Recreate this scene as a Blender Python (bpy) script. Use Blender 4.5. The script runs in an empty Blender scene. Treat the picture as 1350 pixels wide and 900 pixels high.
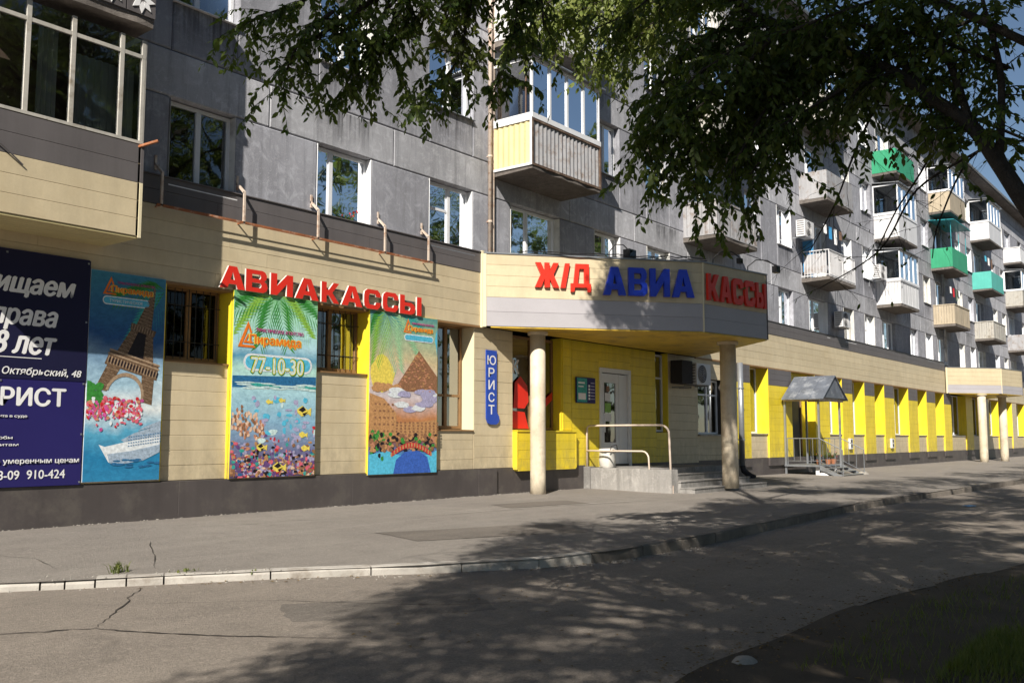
import bpy, math, random
import numpy as np
from mathutils import Vector, Matrix, noise
random.seed(7); RNG = np.random.default_rng(7)
PI = math.pi; R = math.radians
scn = bpy.context.scene; COL = scn.collection

# ------------------------------------------------------------ camera
cam = bpy.data.cameras.new('camera'); co = bpy.data.objects.new('camera', cam); COL.objects.link(co)
cam.sensor_width = 36; cam.lens = 36*1270/1350; cam.clip_start = .05; cam.clip_end = 1500
yaw = R(37.8); pitch = math.atan(128/1270)
fw = Vector((math.cos(yaw)*math.cos(pitch), math.sin(yaw)*math.cos(pitch), math.sin(pitch)))
co.location = (0, -12.554, 1.14); co.rotation_euler = fw.to_track_quat('-Z', 'Y').to_euler()
scn.camera = co
# ------------------------------------------------------------ sky, sun, exposure
SUN = Vector((2.2, 1.0, -1.85)).normalized()
el = math.asin(-SUN.z); az = math.atan2(-SUN.x, -SUN.y)
W = bpy.data.worlds.new('World'); scn.world = W; W.use_nodes = True
nt = W.node_tree; bg = nt.nodes['Background']; sk = nt.nodes.new('ShaderNodeTexSky')
sk.sky_type = 'NISHITA'; sk.sun_disc = False; sk.sun_elevation = el; sk.sun_rotation = az
sk.air_density = 1.0; sk.dust_density = .2; sk.ozone_density = 1.6
nt.links.new(sk.outputs[0], bg.inputs[0]); bg.inputs[1].default_value = .05
sl = bpy.data.lights.new('sun', 'SUN'); sl.energy = 5.0; sl.angle = R(.4); sl.color = (1, .93, .82)
so = bpy.data.objects.new('sun', sl); COL.objects.link(so); so.rotation_euler = SUN.to_track_quat('-Z', 'Y').to_euler()
scn.view_settings.view_transform = 'Standard'; scn.view_settings.look = 'None'
scn.view_settings.exposure = .64; scn.view_settings.gamma = 1

# ------------------------------------------------------------ materials
class NT:
    def __init__(s, name):
        s.m = bpy.data.materials.new(name); s.m.use_nodes = True; s.t = s.m.node_tree
        s.b = s.t.nodes['Principled BSDF']; s.pos = s.t.nodes.new('ShaderNodeNewGeometry').outputs['Position']
    def n(s, k, **kw):
        o = s.t.nodes.new(k)
        for a, v in kw.items(): setattr(o, a, v)
        return o
    def l(s, a, b): s.t.links.new(a, b)
    def map(s, sc):
        v = s.n('ShaderNodeVectorMath', operation='MULTIPLY'); s.l(s.pos, v.inputs[0]); v.inputs[1].default_value = sc; return v.outputs[0]
    def noise(s, scale, sc=(1, 1, 1), detail=6, rough=.6, dist=0):
        o = s.n('ShaderNodeTexNoise'); o.inputs['Scale'].default_value = scale; o.inputs['Detail'].default_value = detail
        o.inputs['Roughness'].default_value = rough; o.inputs['Distortion'].default_value = dist
        s.l(s.map(sc), o.inputs['Vector']); return o.outputs[0]
    def ramp(s, f, a, b, c0=(0, 0, 0, 1), c1=(1, 1, 1, 1)):
        o = s.n('ShaderNodeValToRGB'); e = o.color_ramp.elements; e[0].position = a; e[1].position = b; e[0].color = c0; e[1].color = c1
        s.l(f, o.inputs[0]); return o.outputs[0]
    def mix(s, f, a, b, mode='MIX'):
        o = s.n('ShaderNodeMix', data_type='RGBA', blend_type=mode)
        for i, v in ((0, f), (6, a), (7, b)):
            if isinstance(v, (int, float)): o.inputs[i].default_value = v
            elif isinstance(v, tuple): o.inputs[i].default_value = v if len(v) == 4 else (*v, 1)
            else: s.l(v, o.inputs[i])
        return o.outputs[2]
    def bump(s, h, st, d=.01):
        o = s.n('ShaderNodeBump'); o.inputs['Strength'].default_value = st; o.inputs['Distance'].default_value = d
        s.l(h, o.inputs['Height']); s.l(o.outputs[0], s.b.inputs['Normal'])
    def out(s, c, r=.7, spec=.35, ov=.0):
        if ov:
            oi = s.n('ShaderNodeObjectInfo'); mr = s.n('ShaderNodeMapRange'); mr.inputs[3].default_value = 1-ov; mr.inputs[4].default_value = 1+ov; s.l(oi.outputs['Random'], mr.inputs[0])
            vm = s.n('ShaderNodeVectorMath', operation='SCALE'); s.l(c, vm.inputs[0]); s.l(mr.outputs[0], vm.inputs[3]); c = vm.outputs[0]
        if isinstance(c, tuple): s.b.inputs['Base Color'].default_value = (*c, 1)
        else: s.l(c, s.b.inputs['Base Color'])
        s.b.inputs['Roughness'].default_value = r; s.b.inputs['Specular IOR Level'].default_value = spec
        return s.m
def pm(name, c, r=.6, var=.25, sc=1.5, fine=40, bump=.15, bd=.004, metal=0, spec=.35, dirt=None, streak=0, splash=False):
    k = NT(name); n1 = k.noise(sc); n2 = k.noise(fine, detail=4)
    lo = tuple(x*(1-var) for x in c); hi = tuple(min(1, x*(1+var*.5)) for x in c)
    col = k.mix(k.ramp(n1, .3, .7), lo, hi)
    col = k.mix(.25, col, k.mix(n2, tuple(x*.7 for x in c), tuple(min(1, x*1.25) for x in c)))
    if streak:
        s_ = k.noise(1., (7, 7, .5), detail=5); col = k.mix(k.ramp(s_, .45, .8, (0,)*3+(1,), (streak,)*3+(1,)), col, tuple(x*.45 for x in c))
    if splash:
        sp_ = k.n('ShaderNodeSeparateXYZ'); k.l(k.pos, sp_.inputs[0]); mr = k.n('ShaderNodeMapRange'); mr.inputs[1].default_value = .5; mr.inputs[2].default_value = 1.25; mr.inputs[3].default_value = .8; mr.inputs[4].default_value = .2; k.l(sp_.outputs[2], mr.inputs[0])
        mm = k.n('ShaderNodeMath', operation='MULTIPLY'); k.l(mr.outputs[0], mm.inputs[0]); k.l(k.ramp(k.noise(4.5, (1, 1, .6), detail=9, rough=.75), .38, .75), mm.inputs[1]); col = k.mix(mm.outputs[0], col, (.2, .165, .12))
    if dirt:
        d = k.ramp(k.noise(dirt[1], detail=8, rough=.7), .5, .68); col = k.mix(d, col, dirt[0])
    if bump: k.bump(n2, bump, bd)
    m = k.out(col, r, spec, .045); k.b.inputs['Metallic'].default_value = metal; return m
M = {}
def concrete(name, tint):
    k = NT(name)
    big = k.noise(.55, detail=7, rough=.65); mid = k.noise(3.2, detail=8, rough=.75, dist=1.2); fine = k.noise(55, detail=5)
    c = k.mix(k.ramp(big, .35, .66), tuple(x*.7 for x in tint), tuple(x*1.2 for x in tint))
    c = k.mix(k.ramp(mid, .5, .74, (0, 0, 0, 1), (.75,)*3+(1,)), c, tuple(min(1, x*1.9) for x in tint))      # pale trowel smears
    st = k.noise(1., (5, 5, .35), detail=6, rough=.7)
    c = k.mix(k.ramp(st, .5, .7, (0, 0, 0, 1), (.75,)*3+(1,)), c, tuple(x*.4 for x in tint))
    sp = k.noise(9, (1, 1, 1), detail=9, rough=.8, dist=2.5); c = k.mix(k.ramp(sp, .56, .66, (0, 0, 0, 1), (.6,)*3+(1,)), c, tuple(min(1, x*1.9) for x in tint)); c = k.mix(k.ramp(sp, .3, .4, (.5,)*3+(1,), (0, 0, 0, 1)), c, tuple(x*.5 for x in tint))                 # dark runs
    st2 = k.noise(1., (11, 11, .8), detail=5)
    c = k.mix(k.ramp(st2, .6, .78, (0, 0, 0, 1), (.5,)*3+(1,)), c, tuple(min(1, x*1.8) for x in tint))
    c = k.mix(k.ramp(fine, .3, .75, (0, 0, 0, 1), (.35,)*3+(1,)), c, tuple(x*1.5 for x in tint))
    sum_ = k.n('ShaderNodeMath', operation='ADD'); k.l(mid, sum_.inputs[0]); k.l(fine, sum_.inputs[1])
    k.bump(sum_.outputs[0], .45, .012); M[name] = k.out(c, .92, .12, .13)
concrete('concrete', (.285, .29, .325)); concrete('concrete_band', (.35, .355, .385)); concrete('slab_concrete', (.14, .125, .115)); concrete('step_concrete', (.25, .24, .23))
def asphalt(name, tint, dust):
    k = NT(name)
    a = k.noise(.35, detail=6); b = k.noise(2.3, detail=8, rough=.7); f = k.noise(95, detail=3, rough=.8)
    c = k.mix(k.ramp(a, .3, .7), tint, dust)
    c = k.mix(k.ramp(b, .45, .75, (0, 0, 0, 1), (.5,)*3+(1,)), c, tuple(x*.7 for x in tint))
    tr = k.noise(1., (.25, 3.2, 1), detail=6); c = k.mix(k.ramp(tr, .5, .72, (0, 0, 0, 1), (.45,)*3+(1,)), c, tuple(min(1, x*1.15) for x in dust))
    v = k.n('ShaderNodeTexVoronoi'); v.inputs['Scale'].default_value = 70; k.l(k.map((1, 1, 1)), v.inputs['Vector'])
    c = k.mix(k.ramp(v.outputs['Distance'], .0, .16, (.55,)*3+(1,), (0, 0, 0, 1)), c, tuple(x*1.7 for x in dust))
    c = k.mix(k.ramp(f, .35, .62, (.6,)*3+(1,), (0, 0, 0, 1)), c, tuple(x*.42 for x in tint))
    g2 = k.noise(28, detail=4, rough=.8); c = k.mix(k.ramp(g2, .52, .72, (0, 0, 0, 1), (.55,)*3+(1,)), c, tuple(min(1, x*1.35) for x in dust)); st_ = k.noise(1.3, detail=9, rough=.75, dist=1.); c = k.mix(k.ramp(st_, .58, .7, (0, 0, 0, 1), (.6,)*3+(1,)), c, tuple(x*.62 for x in tint))
    sm_ = k.n('ShaderNodeMath', operation='ADD'); k.l(f, sm_.inputs[0]); k.l(g2, sm_.inputs[1]); k.bump(sm_.outputs[0], .9, .016); M[name] = k.out(c, .93, .25)
asphalt('road_asphalt', (.235, .205, .178), (.34, .295, .25)); asphalt('walk_asphalt', (.25, .226, .205), (.325, .296, .266))
CREAM = (.62, .525, .355); YEL = (.85, .66, .03); GREY = (.095, .085, .085)
M['cream'] = pm('cream', CREAM, .45, .1, 1.2, bump=.05, spec=.4, dirt=((.52, .43, .28), 1.1), streak=.18, splash=True)
M['cream_corner'] = pm('cream_corner', (.72, .64, .44), .45, .08)
M['yellow'] = pm('yellow', YEL, .42, .14, 1.2, bump=.05, spec=.4, streak=.35, splash=True)
M['siding_grey'] = pm('siding_grey', (.125, .115, .118), .5, .15, 1, bump=.06, streak=.3)
M['siding_brown'] = pm('siding_brown', (.085, .074, .073), .5, .25, 1, bump=.06, dirt=((.11, .098, .088), 2.), streak=.3)
M['fascia_grey'] = pm('fascia_grey', (.40, .385, .41), .45, .1, 1, bump=.05)
M['gap'] = pm('gap', (.16, .13, .08), .9)
M['white'] = pm('white', (.74, .75, .78), .35, .08, 2, bump=.03, spec=.45, streak=.15)
M['reveal'] = pm('reveal', (.62, .62, .6), .7, .2, 3, dirt=((.35, .34, .33), 2.5))
M['oldwhite'] = pm('oldwhite', (.48, .46, .42), .6, .3, 3, dirt=((.22, .19, .15), 3), streak=.5)
M['wood'] = pm('wood', (.28, .16, .07), .55, .3, 4)
M['rust'] = pm('rust', (.33, .12, .05), .8, .4, 7, dirt=((.5, .36, .27), 6))
M['brown_frame'] = pm('brown_frame', (.11, .07, .05), .8, .4, 7, dirt=((.25, .2, .16), 6)); M['palepaint'] = pm('palepaint', (.62, .52, .44), .55, .2, 5, dirt=((.36, .2, .12), 7))
M['rail'] = pm('rail', (.6, .5, .42), .4, .15, 6)
M['column'] = pm('column', (.66, .58, .45), .6, .12, 2, dirt=((.42, .34, .25), 1.6), streak=.4, splash=True)
M['metal'] = pm('metal', (.34, .36, .39), .4, .25, 3, metal=.6, dirt=((.2, .2, .2), 3))
M['roofmetal'] = pm('roofmetal', (.16, .18, .22), .5, .45, 2.6, metal=.3, dirt=((.36, .38, .42), 3.2))
M['black'] = pm('black', (.02, .02, .022), .45); M['dark'] = pm('dark', (.035, .033, .035), .8)
M['interior'] = pm('interior', (.05, .045, .04), .9)
M['curtain'] = pm('curtain', (.8, .79, .74), .9, .15, 2); M['curtain_brown'] = pm('curtain_brown', (.16, .10, .075), .9, .3, 3)
M['curtain_green'] = pm('curtain_green', (.12, .17, .12), .9, .3, 3)
M['red'] = pm('red', (.72, .03, .015), .35, .08, 3, bump=.02, spec=.5); M['blue'] = pm('blue', (.01, .045, .55), .3, .08, 3, bump=.02, spec=.5)
M['letter_side'] = pm('letter_side', (.7, .66, .62), .5)
M['navy'] = pm('navy', (.022, .018, .12), .5, .12, 1, bump=.02, spec=.25); M['navy_dark'] = pm('navy_dark', (.012, .012, .045), .5, .12, 1, spec=.25)
M['printwhite'] = pm('printwhite', (.8, .8, .82), .6, .04); M['sign_blue'] = pm('sign_blue', (.02, .07, .42), .4, .06)
M['board_yellow'] = pm('board_yellow', (.64, .55, .29), .5, .15, 2); M['board_white'] = pm('board_white', (.68, .68, .7), .45, .1, 1.5, streak=.25)
M['board_green'] = pm('board_green', (.04, .32, .17), .5, .15, 2, streak=.3); M['board_teal'] = pm('board_teal', (.1, .46, .4), .5, .15, 2, streak=.3)
M['board_tan'] = pm('board_tan', (.45, .38, .28), .6, .2, 2, streak=.4); M['board_grey'] = pm('board_grey', (.40, .40, .42), .6, .25, 2, streak=.6, dirt=((.2, .15, .12), 4))
M['board_blue'] = pm('board_blue', (.05, .25, .5), .4, .1); M['tealpaint'] = pm('tealpaint', (.03, .3, .36), .5, .15)
M['kerb'] = pm('kerb', (.42, .395, .36), .85, .3, 3, 60, .5, .01, dirt=((.22, .19, .16), 2.6))
M['kerb_old'] = pm('kerb_old', (.2, .175, .15), .9, .35, 3, 60, .5, .01, dirt=((.1, .085, .07), 2.2)); M['crack'] = pm('crack', (.035, .03, .026), .95, .3, 20); M['soil'] = pm('soil', (.07, .055, .04), .95, .4, 2, 60, .6, .02)
M['bark'] = pm('bark', (.05, .042, .034), .95, .4, 14, 70, .9, .03); M['stone'] = pm('stone', (.3, .28, .25), .9, .3, 12, 60, .6, .01)
M['bag'] = pm('bag', (.62, .6, .56), .6, .1, 6); M['pot'] = pm('pot', (.3, .12, .06), .7); M['orange'] = pm('orange', (.75, .2, .02), .6)
def leafmat(name, c, c2, tr=.4):
    k = NT(name); n = k.noise(14, detail=2); w = k.noise(1.1, detail=2)
    col = k.mix(k.ramp(n, .35, .65), c, c2); col = k.mix(k.ramp(w, .62, .74, (0, 0, 0, 1), (.5,)*3+(1,)), col, (.16, .13, .02))
    k.out(col, .5, .35); t = k.n('ShaderNodeBsdfTranslucent'); mx = k.n('ShaderNodeMixShader')
    k.l(k.mix(1., col, (1.3, 1.5, .6), 'MULTIPLY'), t.inputs[0]); mx.inputs[0].default_value = tr
    k.l(k.b.outputs[0], mx.inputs[1]); k.l(t.outputs[0], mx.inputs[2]); k.l(mx.outputs[0], k.t.nodes['Material Output'].inputs[0]); M[name] = k.m
leafmat('leaf', (.045, .078, .018), (.11, .145, .03), .42); leafmat('leaf_pale_sunlit', (.15, .2, .05), (.24, .27, .08), .4); leafmat('grass', (.09, .12, .03), (.16, .18, .05))  # second green paints sunlight into the top-centre bough's leaves; a potted plant shares it
def glassmat(name, tint, f=1.0):
    k = NT(name); tr = k.n('ShaderNodeBsdfTransparent'); tr.inputs[0].default_value = (*tint, 1); g = k.n('ShaderNodeBsdfGlossy'); g.inputs['Roughness'].default_value = .02
    g.inputs[0].default_value = (.95, .97, 1, 1)
    fr = k.n('ShaderNodeFresnel'); fr.inputs[0].default_value = 1.5; m_ = k.n('ShaderNodeMath', operation='MULTIPLY'); k.l(fr.outputs[0], m_.inputs[0]); m_.inputs[1].default_value = 1.15*f
    nb = k.n('ShaderNodeBump'); nb.inputs['Strength'].default_value = .12; nb.inputs['Distance'].default_value = .02; k.l(k.noise(2.2, detail=1), nb.inputs['Height']); k.l(nb.outputs[0], g.inputs['Normal'])
    mx = k.n('ShaderNodeMixShader'); m_.use_clamp = True; k.l(m_.outputs[0], mx.inputs[0]); k.l(tr.outputs[0], mx.inputs[1]); k.l(g.outputs[0], mx.inputs[2])
    k.l(mx.outputs[0], k.t.nodes['Material Output'].inputs[0]); M[name] = k.m
glassmat('glass', (.72, .76, .78)); glassmat('glass_dark', (.35, .36, .36), .3)
def printmat(name, stops, sc=(1, 1, 1), scale=2., extra=None):
    """soft printed picture background: vertical colour stops by world height, broken up by noise (flat print)"""
    k = NT(name); sep = k.n('ShaderNodeSeparateXYZ'); k.l(k.pos, sep.inputs[0])
    nz = k.noise(scale, sc, detail=6); ad = k.n('ShaderNodeMath', operation='MULTIPLY_ADD'); k.l(nz, ad.inputs[0]); ad.inputs[1].default_value = extra or .5; k.l(sep.outputs[2], ad.inputs[2])
    mr = k.n('ShaderNodeMapRange'); mr.inputs[1].default_value = .5+(extra or .5)*.5; mr.inputs[2].default_value = 3.5+(extra or .5)*.5; k.l(ad.outputs[0], mr.inputs[0])
    rp = k.n('ShaderNodeValToRGB'); e = rp.color_ramp.elements
    for i, (p, c) in enumerate(stops):
        q = e[i] if i < 2 else e.new(p); q.position = p; q.color = (*c, 1)
    k.l(mr.outputs[0], rp.inputs[0]); dn = k.noise(9, (1, 1, 1.6), detail=10, rough=.72, dist=.6); pc = k.mix(.32, rp.outputs[0], k.mix(k.ramp(dn, .35, .66), (.25, .3, .38), (1.75, 1.65, 1.55)), 'MULTIPLY'); k.bump(k.noise(2.6, detail=3), .35, .03); M[name] = k.out(pc, .38, .35)
printmat('print_paris', [(0, (.03, .22, .42)), (.12, (.02, .2, .4)), (.25, (.09, .36, .55)), (.36, (.7, .76, .78)), (.48, (.36, .55, .68)), (.68, (.02, .09, .26)), (1, (.05, .24, .36))])
printmat('print_reef', [(0, (.08, .05, .09)), (.14, (.16, .16, .3)), (.3, (.25, .45, .62)), (.5, (.42, .68, .74)), (.58, (.45, .74, .66)), (.64, (.1, .3, .45)), (.7, (.42, .68, .78)), (.84, (.4, .72, .6)), (1, (.12, .4, .1))], extra=.25)
printmat('print_egypt', [(0, (.05, .2, .5)), (.12, (.07, .24, .52)), (.2, (.22, .08, .05)), (.34, (.5, .22, .09)), (.46, (.62, .55, .58)), (.58, (.6, .48, .42)), (.68, (.62, .5, .3)), (.85, (.3, .45, .3)), (1, (.03, .25, .28))], extra=.3)
def flat(name, c, r=.4): M[name] = pm(name, c, r, .38, 22, 90, bump=0, spec=.3, dirt=(tuple(x*.45 for x in c), 30) if max(c) < .72 else None)
for n_, c_ in dict(p_iron=(.16, .10, .06), p_iron_lit=(.42, .3, .2), p_green=(.05, .28, .05), p_lime=(.28, .55, .08), p_palegreen=(.35, .62, .35), p_sky=(.1, .5, .72), p_pink=(.72, .14, .2), p_coral=(.6, .27, .16),
    p_coral2=(.75, .52, .38), p_purple=(.16, .08, .25), p_orange=(.85, .2, .02), p_yel=(.85, .68, .12), p_brown=(.3, .15, .08), p_sand=(.56, .3, .13), p_white=(.75, .8, .85), p_sea=(.03, .16, .35), p_foam=(.6, .78, .78),
    p_teal=(.05, .4, .36), p_black=(.02, .015, .02), p_red=(.6, .03, .04), p_lilac=(.42, .4, .6), p_pool=(.05, .14, .55), p_mag=(.65, .1, .35), p_greyship=(.38, .48, .6)).items(): flat(n_, c_)

# ------------------------------------------------------------ mesh helpers
ROOTLOC = {}
SPLIT = {'reveal', 'pier_reveal', 'bay_trim', 'bay_reveal', 'door_frame', 'roof_post', 'bracket', 'cheek_wall', 'printed_windows', 'sign_rail'}
class MB:
    def __init__(s): s.v = []; s.f = []; s.mi = []; s.cur = 0
    def add(s, vs, fs):
        o = len(s.v); s.v += [tuple(v) for v in vs]; s.f += [tuple(i+o for i in f) for f in fs]; s.mi += [s.cur]*len(fs); return s
    def box(s, x0, x1, y0, y1, z0, z1):
        return s.add([(x0, y0, z0), (x1, y0, z0), (x1, y1, z0), (x0, y1, z0), (x0, y0, z1), (x1, y0, z1), (x1, y1, z1), (x0, y1, z1)],
                     [(0, 3, 2, 1), (4, 5, 6, 7), (0, 1, 5, 4), (1, 2, 6, 5), (2, 3, 7, 6), (3, 0, 4, 7)])
    def prism(s, pts, z0, z1):
        n = len(pts); return s.add([(x, y, z0) for x, y in pts]+[(x, y, z1) for x, y in pts],
                     [tuple(range(n))[::-1], tuple(range(n, 2*n))]+[(i, (i+1) % n, n+(i+1) % n, n+i) for i in range(n)])
    def tube(s, pts, r, n=8, cap=True):
        pts = [Vector(p) for p in pts]; rs = r if isinstance(r, (list, tuple)) else [r]*len(pts); vs = []
        ref = None
        for i, p in enumerate(pts):
            t = (pts[min(i+1, len(pts)-1)]-pts[max(i-1, 0)]).normalized()
            if ref is None: ref = t.orthogonal().normalized()
            ref = (ref-t*ref.dot(t)); ref = ref.normalized() if ref.length > 1e-6 else t.orthogonal().normalized()
            b = t.cross(ref)
            vs += [p+(ref*math.cos(2*PI*j/n)+b*math.sin(2*PI*j/n))*rs[i] for j in range(n)]
        fs = [(i*n+j, i*n+(j+1) % n, (i+1)*n+(j+1) % n, (i+1)*n+j) for i in range(len(pts)-1) for j in range(n)]
        if cap: fs += [tuple(range(n))[::-1], tuple(range((len(pts)-1)*n, len(pts)*n))]
        return s.add(vs, fs)
    def cyl(s, x, y, z0, z1, r, n=20): return s.tube([(x, y, z0), (x, y, z1)], r, n)
    def pieces(s):
        par = list(range(len(s.v)))
        def find(a):
            while par[a] != a: par[a] = par[par[a]]; a = par[a]
            return a
        for f in s.f:
            for b in f[1:]: par[find(b)] = find(f[0])
        out = {}
        for f, mi in zip(s.f, s.mi): out.setdefault(find(f[0]), []).append((f, mi))
        res = []
        for fs in out.values():
            q = MB(); idx = {}
            for f, mi in fs:
                for i in f:
                    if i not in idx: idx[i] = len(q.v); q.v.append(s.v[i])
                q.f.append(tuple(idx[i] for i in f)); q.mi.append(mi)
            res.append(q)
        return res
    def build(s, name, m, parent=None, smooth=False, **tags):
        if name in SPLIT:
            ps = s.pieces()
            if len(ps) > 1: return [q.build(name, m, parent, smooth, **tags) for q in ps][0]
        off = Vector(ROOTLOC.get(parent.name, (0, 0, 0))) if parent else Vector((0, 0, 0))
        me = bpy.data.meshes.new(name); me.from_pydata([tuple(Vector(v)-off) for v in s.v], [], s.f)
        for x in (m if isinstance(m, list) else [m]): me.materials.append(M[x] if isinstance(x, str) else x)
        if any(s.mi): me.polygons.foreach_set('material_index', s.mi)
        if smooth: me.polygons.foreach_set('use_smooth', [True]*len(me.polygons))
        me.update(); o = bpy.data.objects.new(name, me); COL.objects.link(o)
        if parent: o.parent = parent; ROOTLOC[o.name] = tuple(off)
        else: ROOTLOC[o.name] = (0, 0, 0)
        for k_, v_ in tags.items(): o[k_] = v_
        return o
def thing(name, label, cat, loc=(0, 0, 0), group=None):
    o = bpy.data.objects.new(name, None); COL.objects.link(o); o.location = loc; o['label'] = label; o['category'] = cat; o.empty_display_size = .2
    if group: o['group'] = group
    ROOTLOC[o.name] = tuple(loc); return o
def struct(o): o['kind'] = 'structure'; return o
class Fr:
    """a frame on a vertical face: a along u, b up, d outward"""
    def __init__(s, o=(0, 0), u=(1, 0)):
        l = math.hypot(*u); s.o = o; s.u = (u[0]/l, u[1]/l); s.n = (s.u[1], -s.u[0])
    def p(s, a, b, d=0): return (s.o[0]+s.u[0]*a+s.n[0]*d, s.o[1]+s.u[1]*a+s.n[1]*d, b)
    def ext(s, mb, prof, a0, a1, sk0=0, sk1=0):
        """extrude a (d,b) profile along a; sk shifts a by d at either end (mitre)"""
        n = len(prof); return mb.add([s.p(a0+sk0*d, b, d) for d, b in prof]+[s.p(a1+sk1*d, b, d) for d, b in prof],
            [tuple(range(n)), tuple(range(n, 2*n))[::-1]]+[(i, n+i, n+(i+1) % n, (i+1) % n) for i in range(n)])
    def box(s, mb, a0, a1, b0, b1, d0, d1): return s.ext(mb, [(d0, b0), (d0, b1), (d1, b1), (d1, b0)], a0, a1)
    def poly(s, mb, pts, d, t=.003):
        n = len(pts); return mb.add([s.p(a, b, d) for a, b in pts]+[s.p(a, b, d+t) for a, b in pts],
            [tuple(range(n)), tuple(range(n, 2*n))[::-1]]+[(i, n+i, n+(i+1) % n, (i+1) % n) for i in range(n)])
F0 = Fr()
def plank_prof(b0, b1, d, t=.022): return [(d-t, b0+.001), (d-t, b1-.001), (d-.004, b1-.0015), (d, b1-.006), (d, b0+.006), (d-.004, b0+.0015)]
def siding(fr, a0, a1, b0, b1, mat, parent, d=0., pitch=.22, seg=3.2, name='siding_plank', merge=False):
    """clad a rectangle with horizontal planks; each is an object unless merge"""
    rows = max(1, round((b1-b0)/pitch)); h = (b1-b0)/rows; one = MB(); n = 0
    bk = MB(); fr.box(bk, a0, a1, b0, b1, d-.05, d-.021); bk.build('siding_backing', 'gap', parent)
    for i in range(rows):
        x = a0; off = seg*(.35+.3*((i*37) % 5)/4) if (a1-a0) > seg*1.3 else a1-a0
        first = True
        while x < a1-1e-3:
            e = min(a1, x+(off if first else seg)); first = False
            if a1-e < .5: e = a1
            mb = one if merge else MB(); dz = random.uniform(-.0015, .0015)
            fr.ext(mb, plank_prof(b0+i*h, b0+(i+1)*h, d+dz), x+(.002 if x > a0 else 0), e-(.002 if e < a1 else 0))
            if not merge: mb.build(name, mat, parent)
            x = e
    if merge: one.build(name+'s', mat, parent)
def panel(fr, a0, a1, b0, b1, d, t, mb=None, c=.018, g=.006):
    """concrete wall panel with chamfered front edge and a recessed joint all round"""
    mb = mb or MB(); A0, A1, B0, B1 = a0+g, a1-g, b0+g, b1-g
    v = [fr.p(A0, B0, d-t), fr.p(A1, B0, d-t), fr.p(A1, B1, d-t), fr.p(A0, B1, d-t), fr.p(A0, B0, d-c), fr.p(A1, B0, d-c), fr.p(A1, B1, d-c), fr.p(A0, B1, d-c),
         fr.p(A0+c, B0+c, d), fr.p(A1-c, B0+c, d), fr.p(A1-c, B1-c, d), fr.p(A0+c, B1-c, d)]
    f = [(0, 1, 2, 3), (8, 11, 10, 9)]
    for i in range(4): j = (i+1) % 4; f += [(i, i+4, j+4, j), (i+4, i+8, j+8, j+4)]
    return mb.add(v, f)
LETCACHE = {}
def text_mesh(s, bold=0., shear=0., extrude=0.):
    key = (s, bold, shear, extrude)
    if key in LETCACHE: return LETCACHE[key]
    cu = bpy.data.curves.new('t', 'FONT'); cu.body = s; cu.size = 1; cu.offset = bold; cu.shear = shear; cu.extrude = extrude; cu.resolution_u = 4
    o = bpy.data.objects.new('t', cu); COL.objects.link(o); dg = bpy.context.evaluated_depsgraph_get(); me = bpy.data.meshes.new_from_object(o.evaluated_get(dg))
    v = np.array([x.co[:] for x in me.vertices]); f = [tuple(p.vertices) for p in me.polygons]
    bpy.data.objects.remove(o); bpy.data.curves.remove(cu); bpy.data.meshes.remove(me)
    v[:, 0] -= v[:, 0].min(); v[:, 1] -= v[:, 1].min(); w = v[:, 0].max(); h = v[:, 1].max(); v[:, 0] /= w; v[:, 1] /= h
    LETCACHE[key] = (v, f); return v, f
def text(fr, s, a, b, w, h, d, mat, parent, bold=.0, shear=0., name='lettering', rot=0., **tags):
    v, f = text_mesh(s, 0., shear); sh = bold*h*1.6; mb = MB(); o = None
    mb.add([(x*w, y*h, 0) for x, y, z in v], f)
    ps = mb.pieces() if h >= .15 else [mb]
    for q in ps:
        m2 = MB()
        for dx, dy in ((0, 0), (sh, 0), (-sh, 0), (0, sh*.6), (0, -sh*.6)) if bold else ((0, 0),):
            k = len(m2.v)*1e-6
            m2.add([fr.p(a+x+dx, b+y+dy, d+k) for x, y, z in q.v], q.f)
        o = m2.build('letter' if h >= .15 else name, mat, parent, **tags)
    return o
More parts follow.
